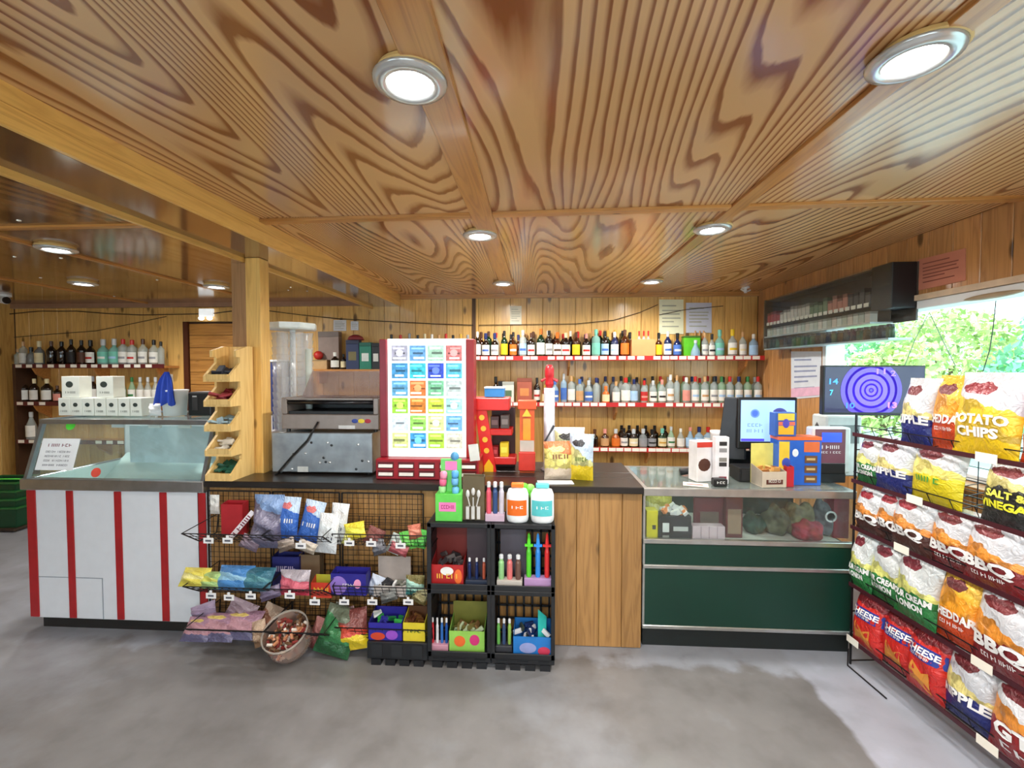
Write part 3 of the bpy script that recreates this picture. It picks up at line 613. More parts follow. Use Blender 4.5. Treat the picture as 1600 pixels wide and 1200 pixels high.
bottle(P(867, 600, YS+.1).x, YS+.09, ZS2, .27, .040, 'lblue', 'blue', 'blue', 'blue and white bottle beside the red capped pillar', 'squat', 'clear spirits on the middle back shelf', band='white')
bottle(P(881, 600, YS+.1).x, YS+.12, ZS2, .325, .034, 'lblue', 'blue', 'silver', 'tall blue labelled clear bottle on the middle shelf', 'tall', 'clear spirits on the middle back shelf')
bottle(P(774, 600, YS+.1).x, YS+.14, ZS2, .29, .040, 'dark', 'cream', 'black', 'dark bottle with cream label behind the red slanted rack', 'squat', 'bottles left on the middle shelf')
bottle(P(839, 600, YS+.1).x, YS+.12, ZS2, .28, .036, 'dark', 'white', 'black', 'dark bottle right of the copper gift box', 'round', 'bottles left on the middle shelf', band='red')
bottle(P(851, 600, YS+.1).x, YS+.07, ZS2, .20, .026, 'amber', 'cream', 'gold', 'small amber bottle behind the white pillar', 'round', 'bottles left on the middle shelf')
def gift(px0, px1, y, h, col, lab, z=ZS2, dep=.09, nm='gift_box', emb=None, ref=600):
    a, b_ = P(px0, ref, y).x, P(px1, ref, y).x; t = thing(nm, lab, 'box', ((a+b_)/2, y, z)); w_ = (b_-a)/2
    MB().box(-w_, w_, 0, dep, 0, h*.86).build('carton', S(col, .4), t, bevel=.002); MB().box(-w_-.001, w_+.001, -.001, dep+.001, h*.862, h).build('lid', S([c*.8 for c in col], .4), t, bevel=.002)
    if emb: MB().box(-w_*.6, w_*.6, -.002, -.0005, h*.3, h*.6).build('panel_print', S(emb, .5), t)
    return t
gift(763, 779, YS+.04, .16, (30, 52, 58), 'low dark teal box behind the red rack', emb=(220, 206, 160)); gift(785, 803, YS+.06, .235, (214, 218, 206), 'pale box with navy lid behind the red rack', emb=(90, 120, 90))
gift(808, 831, YS+.05, .275, (176, 92, 70), 'copper coloured gift box on the middle shelf', emb=(220, 140, 80)); gift(778, 788, YS+.12, .24, (28, 30, 34), 'tall slim black box on the middle shelf')
# lowest shelf
LB = [(930, 'dark', None, 'brown', .20, .036, 'squat', None), (946, 'brown', 'tan', 'pink', .205, .040, 'squat', None), (963, 'amber', 'orange', 'silver', .205, .040, 'squat', None), (976, 'dark', 'white', 'black', .215, .036, 'round', 'grey'), (991, 'dark', 'cream', 'silver', .205, .042, 'squat', 'white'), (1006, 'grey', 'grey', 'silver', .21, .040, 'squat', None), (1020, 'dark', 'grey', 'black', .205, .040, 'squat', 'black'), (1036, 'green', 'cream', 'teal', .215, .040, 'squat', 'gold'), (1050, 'lgreen', 'white', 'silver', .235, .036, 'slope', 'green'), (1065, 'clear', 'white', 'white', .215, .036, 'slope', None), (1080, 'lblue', 'lblue', 'pink', .23, .044, 'pear', None), (1094, 'lblue', 'lblue', 'navy', .235, .042, 'squat', None), (1108, 'lblue', 'white', 'red', .235, .042, 'squat', None)]
row(LB, YS+.10, ZS3, 'from left on the lowest back shelf', 'half bottles on the lowest back shelf')
LC = [(px, 'dark', None, 'black', .235, .038, 'round', None) for px in (972, 984, 997, 1010, 1024, 1040)]
row(LC, YS+.185, ZS3, 'from left in the lowest shelf rear row', 'half bottles in the rear row')

# ================================================================ left annex shelves
YS_b = YS
ax0, ax1 = P(22, 570, YS).x, P(256, 570, YS).x
ZA1, ZA2, ZA3 = P(140, 573, YS).z+.012, P(140, 632, YS).z+.012, P(60, 691, YS).z+.012
dk = S((92, 26, 28), .5)
for z, lab in ((ZA1, 'upper annex shelf of spirits near the pine door'), (ZA2, 'middle annex shelf of wine behind the freezer'), (ZA3, 'lowest annex shelf left of the freezer')): wall_shelf('wall_shelf', lab, ax0, ax1, z, step=.13, railcol=dk)
side = thing('shelf_side', 'dark upright board at the left end of annex shelves', 'board', (ax0-.03, YS+.1, 0)); MB().box(-.02, .02, -.08, .14, 0, ZA1+.02).build('upright', S((66, 40, 24), .5), side)
LA = [(28, 'clear', None, 'tan', .20, .03, 'round', None), (37, 'clear', 'white', 'tan', .285, .034, 'tall', None), (49, 'grey', None, 'black', .22, .04, 'squat', None), (62, 'grey', 'cream', 'cream', .29, .042, 'squat', None), (81, 'dark', None, 'brown', .29, .042, 'round', None), (97, 'dark', None, 'black', .285, .042, 'round', None), (112, 'dark', 'black', 'black', .31, .038, 'round', None), (128, 'dark', 'brown', 'black', .30, .04, 'round', None), (142, 'dark', 'white', 'black', .30, .042, 'squat', 'red'), (162, 'teal', 'teal', 'silver', .31, .05, 'squat', 'white'), (179, 'teal', 'teal', 'silver', .315, .048, 'squat', 'lblue'), (193, 'clear', 'white', 'red', .31, .044, 'tall', 'grey'), (207, 'clear', 'white', 'red', .30, .044, 'tall', 'red'), (224, 'clear', 'white', 'brown', .31, .044, 'round', 'grey'), (241, 'clear', 'white', 'black', .30, .044, 'round', 'grey'), (252, 'clear', None, 'black', .28, .03, 'tall', None)]
row(LA, YS+.12, ZA1, 'from left on the upper annex shelf', 'spirits on the upper annex shelf')
LA2 = [(36, 'dark', 'white', 'black', .28, .048, 'round', None), (52, 'dark', 'white', 'cream', .28, .04, 'round', None), (72, 'dark', 'white', 'cream', .28, .048, 'round', None), (88, 'dark', 'pink', 'brown', .20, .035, 'round', None), (130, 'dark', None, 'black', .29, .035, 'round', None), (144, 'dark', 'white', 'grey', .31, .038, 'round', None)]
for px in (176, 190, 205, 218, 230, 242): LA2.append((px, 'lgreen' if px < 215 else 'clear', 'white', 'silver' if px > 215 else 'green', .30, .036, 'slope', 'green' if px < 215 else None))
row(LA2, YS+.12, ZA2, 'from left on the middle annex shelf', 'wine on the middle annex shelf')
bottle(P(50, 690, YS+.1).x, YS+.1, ZA3, .33, .05, 'clear', 'white', 'silver', 'tall clear bottle on the lowest annex shelf', 'slope', 'annex bottles')
# ================================================================ bags and pouches
def bag_mat(bottom, mid, top, vb=.38, vc=.56, logo=None, lu=.40, lv=.80, slope=.22, chip=True, rough=.32):
    key = ('BAG', tuple(bottom), tuple(mid), tuple(top), vb, vc, tuple(logo or ()), slope, chip, lu, lv)
    if key in MATS: return MATS[key]
    m, nt, out = new_mat('printed_foil'); b = N(nt, 'BsdfPrincipled'); uv = N(nt, 'UVMap'); uv.uv_map = 'UVMap'
    sp = N(nt, 'SeparateXYZ'); nt.links.new(uv.outputs[0], sp.inputs[0])
    no = N(nt, 'TexNoise'); no.inputs['Scale'].default_value = 6; nt.links.new(uv.outputs[0], no.inputs['Vector'])
    def math_(op, a, b_=None, c=None):
        n = N(nt, 'Math', operation=op)
        for i, q in enumerate((a, b_, c)):
            if q is None: continue
            if isinstance(q, (int, float)): n.inputs[i].default_value = q
            else: nt.links.new(q, n.inputs[i])
        return n.outputs[0]
    v = math_('MULTIPLY_ADD', math_('SUBTRACT', no.outputs['Fac'], .5), .16, sp.outputs['Y'])
    m1 = math_('GREATER_THAN', v if slope else sp.outputs['Y'], vb)
    wn = N(nt, 'TexNoise'); wn.inputs['Scale'].default_value = 7; wn.inputs['Detail'].default_value = 3; wn.inputs['Distortion'].default_value = 1.5; nt.links.new(uv.outputs[0], wn.inputs['Vector'])
    bp = N(nt, 'Bump'); bp.inputs['Strength'].default_value = .55; bp.inputs['Distance'].default_value = .02; nt.links.new(wn.outputs['Fac'], bp.inputs['Height']); nt.links.new(bp.outputs[0], b.inputs['Normal'])
    v2 = math_('MULTIPLY_ADD', math_('SUBTRACT', sp.outputs['X'], .5), slope, v); m2 = math_('GREATER_THAN', v2, vc)
    vo = N(nt, 'TexVoronoi'); vo.inputs['Scale'].default_value = 5; nt.links.new(uv.outputs[0], vo.inputs['Vector'])
    mc = lin(mid); cr = ramp(nt, [(.0, mc), (.45, mc), (.62, tuple(a*(.55 if chip else 1) for a in mc[:3]))]); nt.links.new(vo.outputs['Distance'], cr.inputs[0])
    x1 = N(nt, 'MixRGB'); nt.links.new(m1, x1.inputs[0]); x1.inputs[1].default_value = lin(bottom); nt.links.new(cr.outputs[0], x1.inputs[2])
    x2 = N(nt, 'MixRGB'); nt.links.new(m2, x2.inputs[0]); nt.links.new(x1.outputs[0], x2.inputs[1]); x2.inputs[2].default_value = lin(top)
    last = x2.outputs[0]
    if logo:
        du = math_('DIVIDE', math_('SUBTRACT', sp.outputs['X'], lu), .27); dv = math_('DIVIDE', math_('SUBTRACT', v, lv), .068)
        rr = math_('ADD', math_('MULTIPLY', du, du), math_('MULTIPLY', dv, dv)); lm = math_('LESS_THAN', rr, 1.0)
        x3 = N(nt, 'MixRGB'); nt.links.new(lm, x3.inputs[0]); nt.links.new(last, x3.inputs[1]); x3.inputs[2].default_value = lin(logo); last = x3.outputs[0]
    nt.links.new(last, b.inputs['Base Color']); b.inputs['Roughness'].default_value = rough; b.inputs['Metallic'].default_value = .12; b.inputs['Specular IOR Level'].default_value = .7
    nt.links.new(b.outputs[0], out.inputs[0]); MATS[key] = m; return m
def bag_mesh(w, h, t, seed=0, wr=1.0, nx=14, nz=18):
    """pillow pack standing on z=0, front towards -y; returns (MB, front depth function)"""
    rs = random.Random(seed); ph = [rs.uniform(0, 6.28) for _ in range(6)]; e = .045
    def f(u, v):
        c = max(0.0, 1-abs(2*u-1)**2.4); d = max(0.0, math.sin(PI*min(1, max(0, (v-e)/(1-2*e)))))**.55 if e < v < 1-e else 0.0
        base = (c**.6)*d
        wv = .10*wr*math.sin(9*u+ph[0]+4*v)*math.sin(7*v+ph[1])+.07*wr*math.sin(17*v+ph[2]+6*u)+.05*wr*math.sin(23*u+ph[3])*(1-d)
        return base*(1+wv)+.012
    def width(v): return 1-.06*math.sin(PI*v)+.012*math.sin(5*v+ph[4])
    m = MB(); m.uv = []
    for side, k in ((-1, 1.0), (1, .55)):
        o = len(m.v); vs = []; fs = []
        for j in range(nz+1):
            v = j/nz; v = e*(j/1.0) if j < 1 else v
            for i in range(nx+1):
                u = i/nx; vs.append(((u-.5)*w*width(v), side*t*k*f(u, v), v*h)); m.uv.append((u, v))
        for j in range(nz):
            for i in range(nx):
                a = j*(nx+1)+i; q = (a, a+1, a+nx+2, a+nx+1); fs.append(q if side < 0 else q[::-1])
        m.add(vs, fs)
    def front(x, z):
        v = min(1, max(0, z/h)); u = min(1, max(0, x/(w*width(v))+.5)); return -t*f(u, v)
    return m, front
def bag(name, label, cat, loc, rotz, w, h, t, mat, texts=(), tilt=0.0, roll=0.0, group=None, seed=0, wr=1.0):
    th = thing(name, label, cat, loc, rotz, group); th.rotation_euler = (tilt, roll, rotz)
    m, fr = bag_mesh(w, h, t, seed, wr); m.build('bag_body', mat, th, smooth=True)
    for (s, u, v, size, col, ww) in texts:
        mm = MB(); mm.text(s, size*h, lambda x, y, u=u, v=v: ((u-.5)*w+x, fr((u-.5)*w+x, v*h+y)-.0042, v*h+y), bold=.045, w=None if ww is None else ww*w)
        mm.build('lettering', S(col, .5), th)
    return th
WH = (240, 240, 240)
FLAV = {
 'ripple': (bag_mat((34, 44, 116), (232, 218, 140), (204, 207, 214), .40, .55, (110, 36, 44)), [('RIPPLE', .5, .30, .17, WH, .86)], 'white and navy ripple chip bag'),
 'cheddar': (bag_mat((206, 74, 32), (240, 160, 40), (236, 186, 60), .40, .70, (110, 40, 44)), [('CHEDDAR', .5, .34, .15, WH, .88), ('flavoured', .5, .24, .07, WH, .5)], 'orange cheddar chip bag'),
 'potato': (bag_mat((240, 200, 30), (244, 206, 56), (206, 207, 214), .20, .62, (140, 40, 50)), [('POTATO', .5, .38, .15, WH, .8), ('CHIPS', .5, .23, .15, WH, .62)], 'large yellow and white potato chip bag'),
 'nacho': (bag_mat((198, 46, 30), (206, 40, 34), (120, 24, 34), .02, .78, None, slope=.0, chip=False), [], 'red tortilla chip bag with blue band'),
 'sour': (bag_mat((46, 128, 66), (226, 226, 130), (208, 213, 214), .40, .55, (120, 36, 50)), [('SOUR CREAM', .5, .30, .12, WH, .86), ('& ONION', .5, .18, .12, WH, .6)], 'green and white sour cream chip bag'),
 'yellow': (bag_mat((226, 206, 30), (240, 226, 120), (206, 207, 210), .46, .66, (120, 40, 46)), [('DILL', .5, .34, .13, (60, 150, 60), .45)], 'yellow and white chip bag with green lettering'),
 'vinegar': (bag_mat((40, 42, 40), (226, 214, 130), (206, 208, 212), .56, .70, (120, 40, 46)), [('SALT &', .5, .42, .14, (230, 226, 90), .62), ('VINEGAR', .5, .26, .15, (230, 226, 50), .88)], 'black salt and vinegar chip bag'),
 'bbq': (bag_mat((128, 30, 36), (232, 148, 54), (206, 207, 213), .38, .55, (120, 40, 46)), [('BBQ', .5, .24, .22, WH, .78), ('flavoured', .5, .13, .08, WH, .5)], 'white and dark red barbecue chip bag'),
 'bbqb': (bag_mat((76, 40, 34), (224, 142, 60), (204, 206, 210), .38, .55, (150, 40, 50)), [('BBQ', .5, .26, .22, WH, .78)], 'white and brown barbecue chip bag'),
 'gt': (bag_mat((150, 32, 36), (236, 150, 60), (208, 209, 214), .42, .60, (110, 36, 44)), [('GT', .5, .27, .22, WH, .6), ('RED', .55, .12, .12, WH, .5)], 'white and red chip bag lettered GT'),
}
# ================================================================ chip rack on the right
RA = math.radians(-85.3); RO = Vector((1.74, 2.53, 0)); RM = Matrix.Rotation(RA, 3, 'Z')
wire = S((40, 38, 40), .4, .5); maroon = S((66, 22, 32), .4)
rack = thing('chip_rack', 'wire snack rack with five tiers of chip bags by the window', 'rack', RO, RA)
RL = 1.35; ROWS = [1.30, 1.045, .79, .47, .165]
def rkl(px, py, dy=0.0):
    d = ray(px, py); i = RM.transposed(); o_ = i @ (Vector((0, 0, CAM_H))-RO); dd = i @ d; t = (dy-o_.y)/dd.y; p = o_+dd*t; return p.x, p.z
b = MB()
for x in (-.02, RL):
    for y in (.0, .36): b.bar((x, y, .0), (x, y, 1.40), .006)
    for z in (.02, .3, .6, .9, 1.2, 1.39): b.bar((x, 0, z), (x, .36, z), .004)
b.build('side_frame', wire, rack, kind='stuff')
b = MB()
for k in range(19): x = -.02+(RL+.02)*k/18; b.bar((x, .36, .05), (x, .36, 1.40), .0022)
for k in range(24): z = .05+1.35*k/23; b.bar((-.02, .36, z), (RL, .36, z), .0022)
b.build('back_grid', wire, rack, kind='stuff')
for k, z in enumerate(ROWS):
    b = MB()
    for q in range(14): x = -.01+(RL)*q/13; b.tube([(x, .355, z+.05), (x, .01, z-.012), (x, -.012, z+.035)], .0022, 4)
    for (yy, zz) in ((.355, z+.05), (.18, z+.02), (.01, z-.012), (-.012, z+.035)): b.bar((-.015, yy, zz), (RL, yy, zz), .003)
    b.build('wire_tray', wire, rack, kind='stuff')
    MB().box(-.02, RL, -.020, -.015, z-.024, z-.004).build('price_rail', maroon, rack)
    tg = ([.66, 1.1], [.36, .95], [.30, 1.0], [.67, 1.1], [.02, .70, 1.1])[k]
    for x in tg: MB().box(x-.04, x+.04, -.0245, -.0225, z-.03, z+.008).build('price_tag', tagw, rack)
b = MB(); b.tube([(0, -.03, .10), (0, -.03, .005), (.25, -.03, .005)], .004, 4); b.build('foot', wire, rack)
def rbag(flv, x0, x1, r, h, n, where, t=.05, lean=.20, y=.035, dz=0.0):
    mat, tx, desc = FLAV[flv]
    loc = RO+RM @ Vector(((x0+x1)/2, y+t*.4, ROWS[r]+.006+dz)); w_ = x1-x0
    th = bag('chip_bag', '%s, %s' % (desc, where), 'chip bag', loc, RA, w_, h, t, mat, tx, -lean, 0, 'chip bags on the snack rack', n)
    if flv == 'nacho':
        m, fr = bag_mesh(w_, h, t, n)
        def bandm(v0, v1, u0, u1, col, nm, off=.0012, k=8):
            mm = MB(); vs = []
            for j in range(3):
                for i in range(k+1): u = u0+(u1-u0)*i/k; v = v0+(v1-v0)*j/2; x, z = (u-.5)*w_*.96, v*h; vs.append((x, fr(x, z)-off, z))
            mm.add(vs, [(j*(k+1)+i, j*(k+1)+i+1, (j+1)*(k+1)+i+1, (j+1)*(k+1)+i) for j in range(2) for i in range(k)]); mm.build(nm, S(col, .4), th, smooth=True)
        bandm(.52, .72, .02, .98, (34, 52, 140), 'blue_band')
        mm = MB(); mm.text('CHEESE', .13*h, lambda x, y: (x, fr(x, .62*h+y)-.005, .60*h+y), bold=.03, w=.8*w_); mm.text('flavoured', .06*h, lambda x, y: (x, fr(x, .55*h+y)-.005, .545*h+y), w=.45*w_); mm.build('lettering', S(WH, .5), th)
        for (cu, cv, sc_, ro) in ((.42, .27, .30, .3), (.60, .22, .30, -.5)):
            pts = [(cu*w_-.5*w_+sc_*w_*math.cos(ro+2*PI*q/3+PI/2), cv*h+sc_*w_*math.sin(ro+2*PI*q/3+PI/2)) for q in range(3)]
            seg = []
            for q in range(3):
                for s_ in range(4): a_ = pts[q]; c_ = pts[(q+1) % 3]; seg.append((a_[0]+(c_[0]-a_[0])*s_/4, a_[1]+(c_[1]-a_[1])*s_/4))
            cx_, cz_ = sum(p[0] for p in pts)/3, sum(p[1] for p in pts)/3; off = .0016 if ro > 0 else .0022
            mm = MB(); mm.add([(cx_, fr(cx_, cz_)-off, cz_)]+[(p[0], fr(p[0], p[1])-off, p[1]) for p in seg], [(0, 1+q, 1+(q+1) % 12) for q in range(12)]); mm.build('chip_picture', S((214, 140, 56), .5), th)
    return th
B_ = [('ripple', .235, .385, 0, .285, 'leftmost on the top tier'), ('cheddar', .372, .535, 0, .30, 'second on the top tier'), ('potato', .505, .745, 0, .315, 'in front on the top tier'), ('nacho', .745, .94, 0, .30, 'right on the top tier beside the yellow bag'), ('potato', .95, 1.18, 0, .31, 'at the near end of the top tier'),
 ('sour', -.02, .135, 1, .225, 'leftmost on the second tier'), ('ripple', .12, .31, 1, .24, 'on the second tier'), ('yellow', .30, .53, 1, .245, 'on the second tier'), ('vinegar', .63, .85, 1, .235, 'on the second tier'), ('vinegar', .86, 1.08, 1, .24, 'at the near end of the second tier'),
 ('bbqb', .0, .17, 2, .215, 'leftmost on the third tier'), ('bbqb', .11, .29, 2, .23, 'second on the third tier'), ('bbqb', .22, .42, 2, .24, 'third on the third tier'), ('bbq', .40, .62, 2, .235, 'fourth on the third tier'), ('bbq', .57, .79, 2, .24, 'fifth on the third tier'), ('bbq', .80, 1.02, 2, .24, 'sixth on the third tier'),
 ('sour', -.03, .10, 3, .285, 'leftmost on the fourth tier'), ('sour', .08, .27, 3, .285, 'second on the fourth tier'), ('sour', .245, .45, 3, .30, 'third on the fourth tier'), ('cheddar', .445, .63, 3, .29, 'on the fourth tier'), ('bbq', .61, .84, 3, .30, 'on the fourth tier'), ('bbq', .85, 1.08, 3, .30, 'near end of the fourth tier'),
 ('nacho', -.005, .175, 4, .27, 'leftmost on the bottom tier'), ('nacho', .17, .34, 4, .27, 'second on the bottom tier'), ('nacho', .325, .50, 4, .275, 'third on the bottom tier'), ('ripple', .49, .695, 4, .28, 'on the bottom tier'), ('gt', .685, .90, 4, .29, 'on the bottom tier'), ('gt', .91, 1.13, 4, .29, 'near end of the bottom tier')]
for n, (fl_, x0, x1, r, h, wh) in enumerate(B_):
    stag = .016*(n % 2)+(.02 if (r == 0 and fl_ in ('cheddar', 'ripple')) else 0)
    rbag(fl_, x0-.006, x1+.006, r, h+.03, n, wh, t=.058, y=-.02+stag, lean=.14, dz=-.02)

# ================================================================ wire candy rack in front of the counter
crack = thing('candy_wire_rack', 'black wire rack with three tiers of candy in front of the counter', 'rack', (0, 0, 0))
RX0, RX1, RY = P(308, 900, 2.585).x, P(663, 900, 2.585).x, 2.60
pan = [RX0+.0, RX0+.06, RX0+.47, RX0+.90, RX1]
for a, b_ in zip(pan, pan[1:]):
    m = MB(); n_ = max(2, round((b_-a-.02)/.032))
    for k in range(n_+1): x = a+.008+(b_-a-.016)*k/n_; m.bar((x, RY, .02), (x, RY, .90), .0016 if 0 < k < n_ else .005)
    for k in range(29): z = .02+.88*k/28; m.bar((a+.008, RY, z), (b_-.008, RY, z), .0016 if 0 < k < 28 else .005)
    m.build('grid_panel', wire, crack, kind='stuff')
bx = [P(283, 900, 2.3).x, P(410, 900, 2.3).x, P(505, 900, 2.3).x, P(668, 900, 2.3).x]
ZR = [.655, .362, .125]
for z in ZR:
    for k in range(3):
        a, b_ = bx[k]+.004, bx[k+1]-.004; m = MB(); prof = [(2.59, z+.11), (2.57, z), (2.43, z), (2.305, z+.09)]
        if k == 2: prof = [(2.59, z+.11), (2.57, z), (2.43, z), (2.40, z+.07)]
        n_ = max(3, round((b_-a)/.04))
        for q in range(n_+1): x = a+(b_-a)*q/n_; m.tube([(x, y_, z_) for y_, z_ in prof], .0018 if 0 < q < n_ else .004, 4)
        for (y0, z0), (y1, z1) in zip(prof, prof[1:]):
            for s_ in range(3): y_, z_ = y0+(y1-y0)*s_/3, z0+(z1-z0)*s_/3; m.bar((a, y_, z_), (b_, y_, z_), .0018)
        y_, z_ = prof[-1]; m.bar((a, y_, z_), (b_, y_, z_), .0032)
        for x in (a, b_): m.bar((x, 2.59, z+.11), (x, prof[-1][0], prof[-1][1]), .0026)
        m.build('wire_basket', wire, crack, kind='stuff')
tagm = S((236, 236, 238), .5, var=.03)
def ctag(px, py, Y=2.292):
    q = P(px, py, Y); m = MB(); m.box(q.x-.028, q.x+.028, q.y-.003, q.y-.0005, q.z-.024, q.z+.006); m.box(q.x-.006, q.x+.006, q.y-.006, q.y-.0005, q.z+.006, q.z+.02); t = m.build('price_tag', tagm, crack)
    MB().box(q.x-.016, q.x+.016, q.y-.0042, q.y-.0032, q.z-.014, q.z-.004).build('price_print', S((90, 92, 104), .6), t)
for px, py in ((326, 842), (356, 842), (330, 928), (358, 931), (392, 929), (453, 928)): ctag(px, py)
for px, py in ((470, 850), (546, 846), (580, 847), (626, 850), (492, 938), (538, 938), (582, 938), (638, 938)): ctag(px, py, 2.392 if px > 505 else 2.292)
def dims(px0, px1, yt, yb, Y):
    a, b_ = P(px0, yb, Y), P(px1, yb, Y); tp = P((px0+px1)/2, yt, Y); lo = P((px0+px1)/2, yb, Y); return (a.x+b_.x)/2, lo.z, b_.x-a.x, tp.z-lo.z
def pouch(name, label, cat, px0, px1, yt, yb, Y, cols, t=.03, tilt=-.15, roll=0, rotz=0, texts=(), seed=1, wr=1.6, group='candy packs on the wire rack', vb=.3, vc=.7, logo=None, slope=.3):
    cx, z, w_, h = dims(px0, px1, yt, yb, Y); mat = bag_mat(cols[0], cols[1], cols[2], vb, vc, logo, chip=False, slope=slope)
    return bag(name, label, cat, (cx, Y, z), rotz, w_*1.06, h, t*1.35, mat, texts, tilt, roll, group, seed, wr*1.3)
def tray_box(name, label, px0, px1, yt, yb, Y, d, col, front_h=.5, flap=None, inner=None, emblem=None, group=None, txt=None, fill=None, rotz=0):
    """open topped display carton: base, walls, optional raised header flap and goods inside"""
    cx, z, w_, h = dims(px0, px1, yt, yb, Y); fh = h*front_h; t = thing(name, label, 'box', (cx, Y, z), rotz, group); c = S(col, .5); k = .004
    MB().box(-w_/2, w_/2, 0, k, 0, fh).build('front', c, t); MB().box(-w_/2, w_/2, k, d, 0, k).build('base', c, t)
    sd = S([a*.8 for a in col], .5)
    for x in (-w_/2, w_/2-k): MB().hexa([(x, k, k), (x+k, k, k), (x+k, d-k, k), (x, d-k, k)], [(x, k, fh), (x+k, k, fh), (x+k, d-k, min(h, fh*1.3)), (x, d-k, min(h, fh*1.3))]).build('side', sd, t)
    MB().box(-w_/2, w_/2, d-k, d, 0, h if flap else min(h, fh*1.3)).build('back', S(flap or col, .5), t)
    if emblem:
        for (u, v, su, sv, ec) in emblem: MB().lathe([(.001, 0), (1, 0), (1, .0012), (.001, .0012)], 18).move(Matrix.Translation((u*w_, -.0006, v*h)) @ Matrix.Rotation(PI/2, 4, 'X') @ Matrix.Diagonal((su*w_, sv*h, 1, 1))).build('emblem', S(ec, .5), t)
    if txt: MB().text(txt[0], txt[1]*h, lambda x, y: (x, -.002, txt[2]*h+y), w=txt[3]*w_).build('lettering', S(txt[4], .5), t)
    if fill:
        rs = random.Random(len(label)); m = MB(); ms = [S(fc, .4) for fc in fill]
        n_ = 14
        for q in range(n_):
            x = rs.uniform(-w_/2+.014, w_/2-.014); y = rs.uniform(.02, d-.02); zz = fh*.72+rs.uniform(0, fh*.4)
            mt = Matrix.Translation((x, y, zz)) @ Matrix.Rotation(rs.uniform(-.6, .6), 4, 'Y') @ Matrix.Rotation(rs.uniform(0, 3), 4, 'Z')
            m.obox(mt, min(.05, w_*.35), .012, .022, q % len(ms))
        m.build('goods', ms, t, kind='stuff')
    return t
G = 'candy packs on the wire rack'
# tier one
tray_box('candy_carton', 'open red candy carton on the top wire tier', 346, 379, 786, 836, 2.50, .06, (176, 30, 40), .95, None, group='candy cartons on the wire rack')
cx, z, w_, h = dims(335, 372, 800, 846, 2.40)
st_ = thing('wrapper_strip', 'white printed wrapper strip leaning across the red carton', 'wrapper', (cx, 2.42, z)); st_.rotation_euler = (-.35, .62, 0)
MB().box(-.014, .014, -.002, .002, 0, .19).build('strip', S((232, 226, 234), .4), st_, bevel=.001); MB().text('CANDY', .03, lambda x, y: (y-.008, -.0035, .10+x), w=.12).build('lettering', S((120, 30, 60), .5), st_)
pouch('candy_bag', 'small white pack clipped beside the red freezer stripe', 'bag', 329, 343, 773, 803, 2.56, ((236, 236, 232), (236, 236, 232), (226, 228, 226)), t=.012, tilt=0, group=G, seed=31)
pouch('candy_bag', 'crumpled grey plastic bag with blue top on the top tier', 'bag', 394, 438, 775, 856, 2.42, ((96, 92, 116), (110, 106, 130), (120, 150, 196)), t=.05, wr=3.5, seed=3, vb=.3, vc=.75)
for k, (a, b_, t0, t1) in enumerate(((433, 463, 778, 842), (463, 494, 783, 848))): pouch('gum_pack', 'tall blue gum pouch with white top, %s of two' % ('left', 'right')[k], 'pouch', a, b_, t0, t1, 2.44, ((46, 94, 184), (58, 110, 200), (196, 216, 240)), t=.022, roll=.05+.15*k, seed=5+k, vb=.2, vc=.74, wr=.7, logo=(226, 120, 120), texts=(('GUM', .5, .4, .14, WH, .6),))
for k, (a, b_, t0, t1) in enumerate(((493, 524, 804, 864), (512, 538, 788, 850))): pouch('gum_pack', 'white and silver candy pouch on the top tier, %s' % ('front one', 'rear one')[k], 'pouch', a, b_, t0, t1, 2.41+.08*k, ((206, 212, 218), (222, 228, 232), (236, 238, 240)), t=.02, roll=.08, seed=8+k, wr=1.2, texts=(('MINT', .45, .35, .11, (70, 76, 96), .7),))
for k, (a, b_, t0, t1, c) in enumerate(((533, 548, 828, 852, (220, 220, 120)), (541, 572, 817, 842, (240, 220, 60)), (566, 592, 824, 852, (120, 60, 54)), (586, 606, 832, 862, (120, 124, 130)), (602, 622, 834, 864, (180, 190, 186)))): pouch('candy_bar', '%s of the small wrapped packs past the white pouches, top tier' % ORD[k], 'candy', a, b_, t0, t1, 2.46, (c, tuple(min(255, q+30) for q in c), c), t=.014, roll=(.3, -.2, .4, -.5, .4)[k], seed=12+k, wr=2, group='small packs on the top tier')
for k, (a, b_, t0, t1, c) in enumerate(((618, 636, 834, 860, (80, 190, 70)), (632, 650, 830, 858, (110, 214, 90)), (646, 664, 828, 856, (90, 200, 80)), (640, 660, 820, 842, (210, 120, 96)))): pouch('candy_bag', '%s of the bright %s candy bags at the right end, top tier' % (ORD[k], 'green' if k < 3 else 'green and red'), 'bag', a, b_, t0, t1, 2.47-.01*k, (c, tuple(min(255, q+40) for q in c), c), t=.018, roll=.2*(-1)**k, seed=21+k, wr=2, group='green candy bags')
